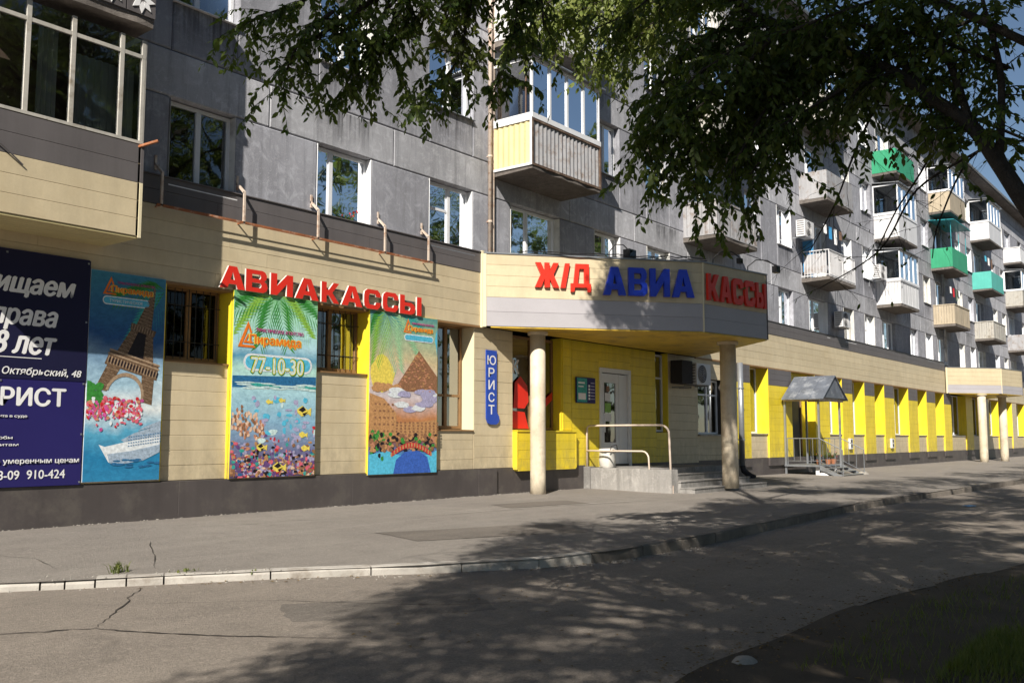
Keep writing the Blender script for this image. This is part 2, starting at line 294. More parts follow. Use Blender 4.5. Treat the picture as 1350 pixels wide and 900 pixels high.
# block letters: stroke polygons in a unit box (outer, holes)
GL = {
 'А': [[(0, 0), (.3, 0), (.36, .2), (.64, .2), (.7, 0), (1, 0), (.66, 1), (.34, 1)], [(.42, .4), (.58, .4), (.5, .74)]],
 'В': [[(0, 0), (.8, 0), (.96, .1), (1, .25), (.96, .42), (.84, .52), (.94, .64), (.96, .8), (.88, .94), (.76, 1), (0, 1)], [(.28, .2), (.28, .42), (.66, .42), (.72, .31), (.66, .2)], [(.28, .6), (.28, .81), (.64, .81), (.69, .7), (.64, .6)]],
 'И': [[(0, 0), (.28, 0), (.72, .56), (.72, 0), (1, 0), (1, 1), (.72, 1), (.28, .44), (.28, 1), (0, 1)]],
 'К': [[(0, 0), (.28, 0), (.28, .36), (.4, .36), (.68, 0), (1, 0), (.6, .51), (.98, 1), (.66, 1), (.4, .64), (.28, .64), (.28, 1), (0, 1)]],
 'С': [[(1, .36), (.72, .36), (.66, .22), (.34, .22), (.28, .36), (.28, .64), (.34, .78), (.66, .78), (.72, .64), (1, .64), (.96, .86), (.8, 1), (.2, 1), (.04, .88), (0, .68), (0, .32), (.04, .12), (.2, 0), (.8, 0), (.96, .14)]],
 'Ы': [[(0, 0), (.52, 0), (.66, .08), (.7, .22), (.7, .4), (.64, .54), (.52, .62), (.22, .62), (.22, 1), (0, 1)], [(.22, .2), (.22, .43), (.43, .43), (.48, .32), (.43, .2)], 'NEW', [(.78, 0), (1, 0), (1, 1), (.78, 1)]],
 'Ж': [[(0, 0), (.24, 0), (.4, .36), (.4, 0), (.6, 0), (.6, .36), (.76, 0), (1, 0), (.76, .52), (.98, 1), (.76, 1), (.6, .66), (.6, 1), (.4, 1), (.4, .66), (.24, 1), (.02, 1), (.24, .52)]],
 '/': [[(0, 0), (.5, 0), (1, 1), (.5, 1)]],
 'Д': [[(0, -.14), (.16, -.14), (.2, .04), (.8, .04), (.84, -.14), (1, -.14), (1, .2), (.9, .2), (.9, 1), (.24, 1), (.14, .2), (0, .2)], [(.34, .2), (.66, .2), (.66, .8), (.42, .8)]],
}
def block_letter(ch, fr, a, b, w, h, d, depth, mats, parent):
    cu = bpy.data.curves.new('g', 'CURVE'); cu.dimensions = '2D'; cu.fill_mode = 'BOTH'; cu.extrude = .5
    for poly in GL[ch]:
        if poly == 'NEW': continue
        sp = cu.splines.new('POLY'); sp.points.add(len(poly)-1); sp.use_cyclic_u = True
        for q, (x, y) in zip(sp.points, poly): q.co = (x, y, 0, 1)
    o = bpy.data.objects.new('g', cu); COL.objects.link(o); dg = bpy.context.evaluated_depsgraph_get(); me = bpy.data.meshes.new_from_object(o.evaluated_get(dg))
    mb = MB(); vs = [v.co[:] for v in me.vertices]
    for p in me.polygons:
        mb.cur = 0 if p.normal.z > .9 else 1
        mb.add([fr.p(a+vs[i][0]*w, b+vs[i][1]*h, d+(vs[i][2]+.5)*depth) for i in p.vertices], [tuple(range(len(p.vertices)))])
    bpy.data.objects.remove(o); bpy.data.curves.remove(cu); bpy.data.meshes.remove(me)
    return mb.build('letter', mats, parent)

# ============================================================ GROUND
def kerb_y(x):
    pts = [(-200, -2.45), (1.0, -2.45), (2.6, -2.8), (4.1, -3.7), (5.0, -4.3), (6.2, -5.1), (7.3, -5.85), (8.4, -6.4), (9.6, -6.62), (12, -6.6), (20, -6.1), (34, -6.5), (200, -6.5)]
    for (a, b), (c, d) in zip(pts, pts[1:]):
        if x <= c: t = (x-a)/(c-a); return b+(d-b)*t
    return -6.5
def sm(x, a, b): t = min(1, max(0, (x-a)/(b-a))); return t*t*(3-2*t)
def kerb_top(x): return -.115-.01*sm(x, 4, 10)
def road_z(x, y): return -.205-.06*sm(x, 6, 12)+.012*noise.noise((x*.35, y*.5, 3))+.004*noise.noise((x*2, y*2, 7))
def verge_y(x):
    t = min(1, max(0, (x-8.5)/9)); u = min(1, max(0, (5.2-x)/5)); return -9.85-1.4*t*t*(3-2*t)-1.2*u+.03*math.sin(x*1.7)
xs = [-40+2.5*i for i in range(15)]+[-2.4+.3*i for i in range(90)]+[25+1.5*i for i in range(60)]+[130, 160, 220]
mb = MB(); NY = 14
for x in xs:
    ky = kerb_y(x)
    for j in range(NY+1):
        t = j/NY; y = .35+(ky+.0-.35)*t; w = sm(-y, 0, .3)
        z = (kerb_top(x)-.006)*max(0, min(1, -y/(-ky)))+w*.010*noise.noise((x*.8, y*.9, 1))-.004*(1-w)
        mb.v.append((x, y, z))
n = NY+1
for i in range(len(xs)-1):
    for j in range(NY): mb.f.append((i*n+j, i*n+j+1, (i+1)*n+j+1, (i+1)*n+j)); mb.mi.append(0)
struct(mb.build('pavement', 'walk_asphalt', smooth=True))
mb = MB(); NY = 18
for x in xs:
    ky = kerb_y(x)
    for j in range(NY+1):
        y = ky+.02+(verge_y(x)-.06-ky)*(j/NY); mb.v.append((x, y, road_z(x, y)))
n = NY+1
for i in range(len(xs)-1):
    for j in range(NY): mb.f.append((i*n+j, i*n+j+1, (i+1)*n+j+1, (i+1)*n+j)); mb.mi.append(0)
struct(mb.build('road', 'road_asphalt', smooth=True))
mb = MB()
for x in xs:
    for j in range(9):
        y = verge_y(x)+(.03*noise.noise((x*6, 0, 0)) if j == 0 else 0)-[0, .5, 1, 2, 4, 8, 15, 40, 150][j]; mb.v.append((x, y, road_z(x, verge_y(x)-.06)+(.006 if j else .003)+.03*sm(-y, 11.5, 13)+.03*noise.noise((x, y, 5))))
for i in range(len(xs)-1):
    for j in range(8): mb.f.append((i*9+j, i*9+j+1, (i+1)*9+j+1, (i+1)*9+j)); mb.mi.append(0)
struct(mb.build('verge', 'soil', smooth=True))
mb = MB(); mb.add([(-600, -600, -.42), (600, -600, -.42), (600, 600, -.42), (-600, 600, -.42)], [(0, 1, 2, 3)]); struct(mb.build('ground', 'soil'))
# kerb stones
kerb = struct(MB().box(-60, 1.0, -2.6, -2.46, -.4, -.125).build('kerb', 'kerb'))
x = 1.05; first = True
while x < 95:
    L = random.uniform(.55, 1.25) if x < 5.2 else 1.0 if x < 30 else 2.5
    if x < 5.0 and x > 3.9: L = random.uniform(.2, .4)
    dx = L*.8 if x < 8.5 else L
    x1 = x+dx; p = Vector((x, kerb_y(x))); q = Vector((x1, kerb_y(x1))); fr = Fr((p.x, p.y), (q.x-p.x, q.y-p.y)); ll = (q-p).length
    t = kerb_top(x); mb = MB(); dz = random.uniform(-.006, .006)-(.02 if x < 4.6 else 0)
    w = .2-.06*sm(x, 6, 11); pr = [(-w, -.35), (-w, t+dz-.004), (-w+.02, t+dz), (-.025, t+dz+random.uniform(-.003, .003)), (0, t+dz-.03), (.0, -.35)]
    nseg = max(1, int(ll/.22)) if x < 14 else 1; j0 = random.uniform(-.008, .008); rings = []
    for s_ in range(nseg+1):
        a = .008+(ll-.016)*s_/nseg
        for k_, (d, b) in enumerate(pr):
            jj = .008*noise.noise((x+a, k_*3, 2)) if x < 14 else 0
            rings.append(fr.p(a, b+(jj if 0 < k_ < 5 else 0), d+j0+jj*1.2))
    m6 = len(pr); fs = [(i*m6+k_, (i+1)*m6+k_, (i+1)*m6+(k_+1) % m6, i*m6+(k_+1) % m6) for i in range(nseg) for k_ in range(m6)]+[tuple(range(m6)), tuple(range(nseg*m6, (nseg+1)*m6))[::-1]]
    mb.add(rings, fs); mb.build('kerb_stone', 'kerb' if x < 8.6 else 'kerb_old', kerb); x = x1
def ribbon(pts, w, zf, name='road_crack', mat='crack'):
    mb = MB(); P = []
    for (a, b) in zip(pts, pts[1:]):
        for s_ in range(5): P.append((a[0]+(b[0]-a[0])*s_/5, a[1]+(b[1]-a[1])*s_/5))
    P.append(pts[-1]); P = [(x+random.uniform(-.02, .02), y+random.uniform(-.02, .02)) for x, y in P]
    for i, (x, y) in enumerate(P):
        q = P[min(i+1, len(P)-1)]; o = P[max(0, i-1)]; dx, dy = q[0]-o[0], q[1]-o[1]; l = math.hypot(dx, dy) or 1; ww = w*random.uniform(.3, 1.3)*(min(1, 4*min(i, len(P)-1-i)/len(P))+.1)
        for s_ in (-1, 1): X, Y = x-s_*dy/l*ww, y+s_*dx/l*ww; mb.v.append((X, Y, zf(X, Y)+.005))
    for i in range(len(P)-1): mb.f.append((2*i, 2*i+1, 2*i+3, 2*i+2)); mb.mi.append(0)
    return struct(mb.build(name, mat))
def walk_z(x, y): return (kerb_top(x)-.006)*min(1, -y/(-kerb_y(x)))+sm(-y, 0, .3)*.010*noise.noise((x*.8, y*.9, 1))+.004
ribbon([(2.9, -5.3), (3.22, -5.57), (3.46, -5.74), (3.7, -5.86), (3.8, -6.1), (3.96, -6.53), (4.16, -6.86), (4.44, -7.31), (4.9, -8.0)], .011, road_z)
ribbon([(3.73, -5.9), (3.99, -5.59), (4.39, -5.17), (4.75, -4.68), (4.99, -4.45)], .008, road_z)
ribbon([(6.44, -2.17), (5.93, -3.11), (5.35, -4.08)], .006, walk_z, 'pavement_crack')
ribbon([(4.6, -1.9), (4.9, -2.6), (4.75, -3.4)], .004, walk_z, 'pavement_crack')
ribbon([(4.2, -5.0), (5.3, -6.0), (6.0, -7.2), (7.2, -8.3)], .005, road_z)
def patch(pts, zf, mat, name='road_patch'):
    mb = MB(); P = []
    for a, b in zip(pts, pts[1:]+pts[:1]):
        for k in range(6): P.append((a[0]+(b[0]-a[0])*k/6+random.uniform(-.03, .03), a[1]+(b[1]-a[1])*k/6+random.uniform(-.03, .03)))
    c = (sum(p[0] for p in P)/len(P), sum(p[1] for p in P)/len(P)); rings = [1., .66, .33]
    for q in rings: mb.v += [(c[0]+(x-c[0])*q, c[1]+(y-c[1])*q, zf(c[0]+(x-c[0])*q, c[1]+(y-c[1])*q)+(.004 if q < 1 else .001)) for x, y in P]
    mb.v.append((c[0], c[1], zf(*c)+.004)); n = len(P)
    for r in range(2): mb.f += [(r*n+i, r*n+(i+1) % n, (r+1)*n+(i+1) % n, (r+1)*n+i) for i in range(n)]
    mb.f += [(2*n+i, 2*n+(i+1) % n, 3*n) for i in range(n)]; mb.mi = [0]*len(mb.f); return struct(mb.build(name, mat))
asphalt('patch_asphalt', (.17, .152, .135), (.24, .212, .185))
patch([(5.2, -6.1), (6.6, -7.0), (6.1, -7.7), (4.75, -6.8)], road_z, 'patch_asphalt'); patch([(8.9, -3.4), (11.6, -4.4), (11.0, -5.3), (8.6, -4.4)], walk_z, 'patch_asphalt', 'pavement_patch'); patch([(13.5, -1.6), (15.4, -1.9), (15.2, -2.6), (13.2, -2.3)], walk_z, 'patch_asphalt', 'pavement_patch')
ribbon([(10.5, -2.2), (12.5, -2.4), (15, -2.7), (18, -3.1)], .02, walk_z, 'pavement_scuff', 'kerb'); ribbon([(7.2, -1.2), (8.4, -1.6), (9.0, -1.5), (10.4, -2.0)], .006, walk_z, 'pavement_crack')
# dark seam where the wall meets the pavement, and loose grit
mb = MB()
for i in range(900):
    x = random.uniform(4, 18); y = -random.uniform(.02, .14) if random.random() < .4 else kerb_y(x)+(abs(random.gauss(0, .16)) if x < 6.2 and random.random() < .6 else -.02-abs(random.gauss(0, .14))); s_ = random.uniform(.004, .015); z = walk_z(x, y) if y > kerb_y(x) else road_z(x, y)
    mb.add([(x-s_, y-s_, z-.003), (x+s_, y-s_*.6, z-.003), (x+s_*.7, y+s_, z-.003), (x-s_, y+s_*.8, z-.003), (x, y, z+s_*.9)], [(0, 1, 4), (1, 2, 4), (2, 3, 4), (3, 0, 4)])
mb.build('gravel', 'stone', kind='stuff')

# ============================================================ APARTMENT BUILDING
B = thing('apartment_building', 'five storey grey concrete panel apartment block with cream and yellow shop front', 'building', (0, 0, 0))
XE = 96.
MB().box(-8, XE, 1.7, 13, -.3, 16.15).build('core', 'interior', B)
MB().box(-8.0, XE+.3, -.55, 13.2, 16.16, 16.42).build('roof', 'slab_concrete', B)
MB().box(-8, XE, .32, 1.7, 4.42, 4.6).build('floor_slab', 'interior', B)
for k in (1, 2, 3): MB().box(-8, XE, .34, 1.7, 4.6+2.83*k, 4.75+2.83*k).build('floor_slab', 'interior', B)
for x_ in (7.2, 10.0, 12.8, 15.5, 19, 21.4, 24, 27.6, 32.7, 36.3, 42, 45.6, 51, 54.7, 60, 64, 70): MB().box(x_, x_+.12, .33, 1.7, 4.61, 16.1).build('partition', 'interior', B)
roofc = MB().box(51.8, 53.0, .8, 1.7, 16.42, 17.25); roofc.box(51.7, 53.1, .7, 1.8, 17.25, 17.35); roofc.build('chimney', 'board_white', B)
roofc = MB().box(69.8, 71, .8, 1.7, 16.42, 17.25); roofc.box(69.7, 71.1, .7, 1.8, 17.25, 17.35); roofc.build('chimney', 'board_white', B)
XM = [15.4, 24.2, 33.1, 42.1, 51.2, 60.1, 69., 78., 87.]
BAL = [(15.48, 18.05), (24.05, 26.7), (32.9, 35.6), (41.35, 44.05), (50.3, 53.4), (59., 62.2), (68, 71), (77, 80), (86, 89)]
cols = [(4.75, 6.5, 'B'), (7.88, 9.05, 'a'), (10.72, 12.0, 'a'), (13.55, 14.86, 'c')]
for k, X0 in enumerate(XM):
    b0, b1 = BAL[k]; cols += [(b0+.65, b0+2.5, 'B'), (X0+4.05, X0+5.25, 'c'), (X0+6.6, X0+7.85, 'a')]
WC = {}
def wave_sheet(x0, x1, y, z0, z1, amp=.03, n=14):
    mb = MB(); vs = []
    for i in range(n+1): vs += [(x0+(x1-x0)*i/n, y+amp*(1 if i % 2 else -1)*random.uniform(.4, 1), z) for z in (z0, z1)]
    return mb.add(vs, [(2*i, 2*i+2, 2*i+3, 2*i+1) for i in range(n)])
def window(parent, fr, a0, a1, b0, b1, rec=.13, nv=1, transom=None, frame='white', sill='white', glass='glass', reveal=None, t=.055, curt=None, bars=0, name='window', low=None, flip=False):
    """frame ring + mullions, one pane each, sill, curtain; fr frame coordinates, rec = recess"""
    w = MB(); d0, d1 = -rec-.06, -rec
    fr.box(w, a0, a0+t, b0, b1, d0, d1); fr.box(w, a1-t, a1, b0, b1, d0, d1); fr.box(w, a0+t, a1-t, b0, b0+t, d0, d1); fr.box(w, a0+t, a1-t, b1-t, b1, d0, d1)
    xsn = nv if isinstance(nv, list) else [a0+(a1-a0)*(i+1)/(nv+1) for i in range(nv)]
    for x in xsn: fr.box(w, x-t*.75, x+t*.75, b0+t, b1-t, d0-.002, d1+.004)
    e = [a0+t]+xsn+[a1-t]; tr = []
    if transom:
        lo, hi, z = transom; fr.box(w, e[lo]+(.04 if lo else 0), e[hi]-.04*(hi < len(e)-1), z-.025, z+.025, d0+.004, d1-.004)
    root = w.build(name, frame, parent)
    for i in range(len(e)-1):
        p = MB(); fr.box(p, e[i]-.01, e[i+1]+.01, b0+t-.01, b1-t+.01, -rec-.034, -rec-.028); p.build('pane', glass, root)
    if sill:
        s_ = MB(); fr.ext(s_, [(-rec-.05, b0+.012), (.06, b0-.012), (.06, b0-.028), (-rec-.05, b0-.02)], a0-.03, a1+.03); s_.build('sill', sill, root)
    if reveal:
        r_ = MB(); fr.box(r_, a1-.001, a1+.003, b0, b1, -rec-.06, .004); fr.box(r_, a0-.003, a0+.001, b0, b1, -rec-.06, .004); r_.build('reveal', reveal, root)
    if curt:
        for (u0, u1, m_) in curt:
            A, Z = a0+(a1-a0)*u0, a0+(a1-a0)*u1; n_ = 10; vs = []
            for i in range(n_+1):
                x = A+(Z-A)*i/n_; d = -rec-.22+.03*(1 if i % 2 else -1)*random.uniform(.4, 1); vs += [fr.p(x, b0+.03, d), fr.p(x, b1-.02, d)]
            MB().add(vs, [(2*i, 2*i+2, 2*i+3, 2*i+1) for i in range(n_)]).build('curtain', m_, root)
    if bars:
        g = MB()
        for i in range(bars): x = a0+(a1-a0)*(i+.5)/bars; g.tube([fr.p(x, b0+.02, d1+.03), fr.p(x, b1-.02, d1+.03)], .007, 5)
        for z in (b0+.25*(b1-b0), b0+.75*(b1-b0)): g.tube([fr.p(a0, z, d1+.03), fr.p(a1, z, d1+.03)], .007, 5)
        g.build('grille', 'black', root)
    return root
def curt_rand(seed):
    r = random.Random(seed); c = []
    m = r.choice(['curtain', 'curtain', 'curtain_green', 'curtain_brown'])
    k = r.random()
    if k < .35: c = [(.04, .3, m), (.72, .96, m)]
    elif k < .6: c = [(.05, .95, m)]
    elif k < .85: c = [(.6, .96, m)]
    return c
npan = 0
def pnl(a0, a1, b0, b1, mat):
    global npan
    if a1-a0 < .06: return
    panel(F0, a0, a1, b0, b1, 0, .3).build('wall_panel' if mat == 'concrete' else 'band_panel', mat, B)
    npan += 1
FAR = MB(); FARB = MB()
def pnl_any(a0, a1, b0, b1, mat):
    if a1-a0 < .06: return
    if a0 > 62 or a1 < 3: panel(F0, a0, a1, b0, b1, 0, .3, FAR if mat == 'concrete' else FARB)
    else: pnl(a0, a1, b0, b1, mat)
bj = [-8, -5, -2, .9, 3.95, 6.84, 9.7, 12.57, 15.45]+[15.45+2.95*i for i in range(1, 27)]+[XE]
frame_tints = ['white', 'white', 'white', 'oldwhite']
for r in range(4):
    zb = 4.5 if r == 0 else 6.93+2.83*(r-1); zt = 6.21+2.83*r; sill = 4.88+2.83*r
    prev = -8.
    for ci, (x0, x1, ty) in enumerate(cols):
        bottom = sill
        if ty == 'B' and r > 0: bottom = zb-.0
        a, z = x0, x1
        if prev < a:
            m_ = (prev+a)/2
            if a-prev > 3.6: pnl_any(prev, m_, zb, zt, 'concrete'); pnl_any(m_, a, zb, zt, 'concrete')
            else: pnl_any(prev, a, zb, zt, 'concrete')
        if bottom > zb+.05: pnl_any(a, z, zb, bottom, 'concrete')
        sd = ci*17+r*5; rr = random.Random(sd)
        if ty == 'B': kw = dict(nv=2 if rr.random() < .6 else [a+.75], transom=None)
        elif ty == 'a': kw = dict(nv=1 if rr.random() < .6 else [a+.42*(z-a)], transom=(0, 1, sill+.55*(zt-sill)) if rr.random() < .25 else None)
        else: kw = dict(nv=[a+.55*(z-a)], transom=(0, 1, sill+.6*(zt-sill)) if rr.random() < .7 else None)
        if r == 0 and ci == 1: kw = dict(nv=1); 
        if r == 0 and ci == 2: kw = dict(nv=[a+.43])
        fm = rr.choice(frame_tints); rv = rr.choice(['white', 'reveal', 'white', None])
        if r == 0 and ci in (1, 2, 3): fm = 'white'; rv = 'white' if ci > 1 else 'reveal'
        window(B, F0, a+.01, z-.01, bottom+(.02 if ty == 'B' and r else 0), zt-.01, .14, frame=fm, reveal=rv, sill=None if (ty == 'B' and r) else ('white' if rr.random() < .6 else 'metal'), curt=curt_rand(sd) if not (r == 0 and ci in (1, 2)) else [(.7, .95, 'curtain')] if ci == 2 else [(.0, .12, 'curtain')], **kw)
        prev = x1
    pnl_any(prev, XE, zb, zt, 'concrete')
    top = 6.93+2.83*r if r < 3 else 15.42
    for a, z in zip(bj, bj[1:]): pnl_any(a, z, zt, top, 'concrete_band')
    if r == 3:
        for a, z in zip(bj, bj[1:]): pnl_any(a, z, 15.42, 16.15, 'concrete')
FAR.build('far_wall_panels', 'concrete', B, kind='stuff'); FARB.build('far_band_panels', 'concrete_band', B, kind='stuff')
def stainmat():
    k = NT('stain'); tr = k.n('ShaderNodeBsdfTransparent'); df = k.n('ShaderNodeBsdfDiffuse'); df.inputs[0].default_value = (.035, .033, .035, 1); mx = k.n('ShaderNodeMixShader')
    tc = k.n('ShaderNodeTexCoord'); sp_ = k.n('ShaderNodeSeparateXYZ'); k.l(tc.outputs['Generated'], sp_.inputs[0]); n_ = k.ramp(k.noise(1., (16, 16, .7), detail=6, rough=.7), .42, .72)
    rx = k.n('ShaderNodeValToRGB'); e = rx.color_ramp.elements; e[0].position = 0; e[0].color = (0, 0, 0, 1); e[1].position = 1; e[1].color = (0, 0, 0, 1); q = e.new(.2); q.color = (1, 1, 1, 1); q = e.new(.8); q.color = (1, 1, 1, 1); k.l(sp_.outputs[0], rx.inputs[0])
    m1 = k.n('ShaderNodeMath', operation='MULTIPLY'); k.l(sp_.outputs[2], m1.inputs[0]); k.l(n_, m1.inputs[1]); m2 = k.n('ShaderNodeMath', operation='MULTIPLY'); k.l(m1.outputs[0], m2.inputs[0]); k.l(rx.outputs[0], m2.inputs[1]); m3 = k.n('ShaderNodeMath', operation='MULTIPLY'); k.l(m2.outputs[0], m3.inputs[0]); m3.inputs[1].default_value = .85
    k.l(m3.outputs[0], mx.inputs[0]); k.l(tr.outputs[0], mx.inputs[1]); k.l(df.outputs[0], mx.inputs[2]); k.l(mx.outputs[0], k.t.nodes['Material Output'].inputs[0]); M['stain'] = k.m
stainmat()
for r in (1, 2, 3):
    for ci, (x0, x1, ty) in enumerate(cols):
        if ty != 'B' and x1 < 60:
            zt = 4.86+2.83*r; o = MB().add([(x0-.08, -.0025, zt-.75), (x1+.08, -.0025, zt-.75), (x1+.08, -.0025, zt), (x0-.08, -.0025, zt)], [(0, 1, 2, 3)]).build('rain_stain', 'stain', B)
for r in range(4):
    for a, z in zip(bj, bj[1:]):
        if 0 < a < 60 and random.random() < .6: b_ = a+random.uniform(0, 1.2); zt = 6.9+2.83*r; MB().add([(b_, -.0035, zt-.62), (b_+random.uniform(.6, 1.5), -.0035, zt-.62), (b_+1.5, -.0035, zt), (b_, -.0035, zt)], [(0, 1, 2, 3)]).build('rain_stain', 'stain', B)
# gutter along the eave
MB().tube([(-8, -.6, 16.3), (XE, -.6, 16.3)], .06, 6).build('gutter', 'metal', B)

# ---- ground floor, left of the first canopy
PD = .05     # piers and fascia stand this far in front of the sill panels
def fascia(x0, x1, seg=3.2, merge=False):
    siding(F0, x0, x1, 3.43, 4.53, 'cream', B, PD, .22, seg, merge=merge); siding(F0, x0, x1, 4.532, 4.955, 'siding_grey', B, PD+.01, .212, seg, 'grey_plank', merge)
    mb = MB(); F0.ext(mb, [(-.02, 4.956), (-.02, 4.985), (PD+.03, 4.972), (PD+.03, 4.956)], x0, x1); mb.build('coping', 'siding_grey', B)
    mb = MB(); F0.box(mb, x0, x1, 3.395, 3.428, -.42, PD+.004); mb.build('soffit_trim', 'wood', B)
fascia(-2, 15.08); 
mb = MB(); F0.box(mb, 15.06, 15.13, 3.4, 4.99, PD, PD+.05); mb.build('corner_trim', 'cream_corner', B)
def plinth(x0, x1, d, n=2, name='plinth_panel', seg=3.4):
    x = x0
    while x < x1-1e-3:
        e = min(x1, x+seg)
        mb = MB(); panel(F0, x, e, -.12, .53, d, .1, mb, .004, .001); mb.build(name, 'siding_brown', B); x = e
plinth(-2, 15.6, PD+.02); 
def backing(x0, x1, z0, z1, d=-.06, m='interior'): mb = MB(); F0.box(mb, x0, x1, z0, z1, -.3, d); mb.build('wall_core', m, B)
# piers (mostly behind the posters)
def pier(x0, x1, z0, z1, mat='cream', side='yellow', cap=None, depth=.4, merge=False):
    mb = MB(); F0.box(mb, x0, x1, z0, z1, -depth, PD-.05); mb.build('pier', side, B)
    if merge:
        siding(F0, x0+.012, x1-.012, z0, 2.86 if cap else z1, mat, B, PD, merge=True)
    else: siding(F0, x0+.012, x1-.012, z0, 2.86 if cap else z1, mat, B, PD)
    mb = MB(); F0.box(mb, x0-.002, x0+.012, z0, z1, -depth, PD); F0.box(mb, x1-.012, x1+.002, z0, z1, -depth, PD); mb.build('pier_reveal', side, B)
    if cap: siding(F0, x0+.012, x1-.012, 2.862, 3.42, cap, B, PD+.004, .19, name='cap_plank', merge=merge)
pier(-2, 7.9, .535, 3.42, depth=.27)
pier(9.03, 10.76, .535, 3.42, depth=.27); pier(11.97, 13.78, .535, 3.42, depth=.27)
for (x0, x1, zs) in ((7.9, 9.03, 2.28), (10.76, 11.97, 2.28), (13.78, 14.9, 1.31)):
    siding(F0, x0, x1, .535, zs, 'cream', B, 0); backing(x0, x1, .5, zs)
    mb = MB(); F0.ext(mb, [(-.35, zs+.02), (.03, zs+.002), (.03, zs-.02), (-.35, zs-.01)], x0, x1); mb.build('window_ledge', 'wood', B)
window(B, F0, 7.91, 9.02, 2.31, 3.42, .26, nv=[8.48], frame='wood', sill=None, glass='glass_dark', bars=9)
window(B, F0, 10.77, 11.96, 2.31, 3.42, .26, nv=[11.3], frame='wood', sill=None, glass='glass_dark', bars=9, curt=[(.5, .95, 'curtain_brown')])
window(B, F0, 13.79, 14.89, 1.34, 3.42, .3, nv=[14.4], transom=(0, 2, 2.0), frame='wood', sill=None, glass='glass_dark', curt=[(.2, .6, 'curtain')])
mb = MB(); F0.box(mb, 14.92, 14.94, 1.31, 3.42, -.36, .0); F0.box(mb, 13.8, 13.815, 1.31, 3.42, -.36, .0); mb.build('pier_reveal', 'cream_corner', B)
siding(F0, 14.94, 16.2, .535, 3.42, 'cream', B, 0); siding(F0, 14.92, 14.939, .535, 1.31, 'cream', B, 0, merge=True); backing(14.94, 16.2, -.1, 3.42)
mb = MB(); panel(F0, 15.6, 18.95, -.12, .53, .02, .1, mb, .004, .001); mb.build('plinth_panel', 'siding_brown', B)
# window bay under the canopy with the yellow box below
backing(16.2, 18.45, -.1, 1.3)
siding(F0, 16.24, 18.4, .5, 1.29, 'yellow', B, .12, .2); mb = MB(); F0.box(mb, 16.2, 16.24, .49, 1.3, -.05, .125); F0.box(mb, 18.4, 18.44, .49, 1.3, -.05, .125); F0.box(mb, 16.2, 18.44, 1.29, 1.32, -.3, .14); F0.box(mb, 16.24, 18.4, .46, .5, -.05, .13); mb.build('bay_trim', 'yellow', B)
wb = window(B, F0, 16.25, 18.0, 1.33, 3.38, .22, nv=[17.15], frame='wood', sill=None, glass='glass_dark')
for pts in ([(16.3, 1.36), (16.3, 1.75), (16.9, 1.72), (17.05, 1.36)], [(16.5, 1.8), (16.55, 2.35), (16.75, 2.5), (17.0, 2.3), (17.05, 1.95), (16.9, 1.8)], [(17.2, 1.75), (17.95, 2.2), (17.95, 2.02), (17.3, 1.6)]):
    mb = MB(); F0.poly(mb, pts, -.21); mb.build('window_sticker', 'red', wb)
text(F0, 'Ж', 16.3, 2.55, .4, .3, -.205, 'printwhite', wb, .02)
mb = MB(); F0.box(mb, 18.01, 18.05, 1.32, 3.42, -.3, .0); F0.box(mb, 18.05, 18.4, 1.32, 3.42, -.06, .0); mb.build('bay_reveal', 'yellow', B); siding(F0, 18.05, 18.4, 1.33, 3.42, 'yellow', B, .02, merge=True)
# yellow entrance wall with the door
for (a, z, b, t) in ((18.44, 19.6, .47, 3.42), (19.6, 21.05, 2.85, 3.42), (21.05, 22.35, .47, 3.42), (22.35, 23.0, .47, 1.3)): siding(F0, a, z, b, t, 'yellow', B, 0); backing(a, z, b, t)
window(B, F0, 22.36, 22.99, 1.32, 3.38, .15, nv=0, transom=(0, 1, 2.75), frame='white', sill=None, glass='glass_dark')
mb = MB(); F0.box(mb, 23.0, 23.04, .47, 3.42, -.2, .0); mb.build('bay_trim', 'yellow', B)
D_ = MB(); F0.box(D_, 19.6, 19.7, .47, 2.85, -.1, .03); F0.box(D_, 20.95, 21.05, .47, 2.85, -.1, .03); F0.box(D_, 19.7, 20.95, 2.74, 2.85, -.1, .03)
door = D_.build('door', 'white', B)
dl = MB(); F0.box(dl, 19.71, 19.86, .49, 2.72, -.07, -.02); F0.box(dl, 20.4, 20.52, .49, 2.72, -.07, -.02); F0.box(dl, 19.86, 20.4, .49, 1.05, -.07, -.02); F0.box(dl, 19.86, 20.4, 2.5, 2.72, -.07, -.02)
F0.box(dl, 20.54, 20.93, .49, 2.72, -.07, -.025); F0.box(dl, 20.6, 20.88, .6, 1.0, -.025, -.015)
dl.build('door_leaf', 'white', door); mb = MB(); F0.box(mb, 19.85, 20.41, 1.04, 2.51, -.05, -.044); mb.build('pane', 'glass_dark', door)
mb = MB(); mb.tube([F0.p(19.79, 1.3, -.02), F0.p(19.79, 1.3, .04), F0.p(19.79, 1.75, .04), F0.p(19.79, 1.75, -.02)], .014, 6); mb.build('door_handle', 'white', door)
for (a, b, w_, h_, m_) in ((19.93, 2.05, .24, .2, 'printwhite'), (19.93, 1.78, .26, .22, 'p_lime'), (19.93, 1.56, .28, .18, 'printwhite'), (20.0, 2.28, .14, .14, 'p_brown')):
    mb = MB(); F0.box(mb, a, a+w_, b, b+h_, -.043, -.04); mb.build('notice', m_, door)
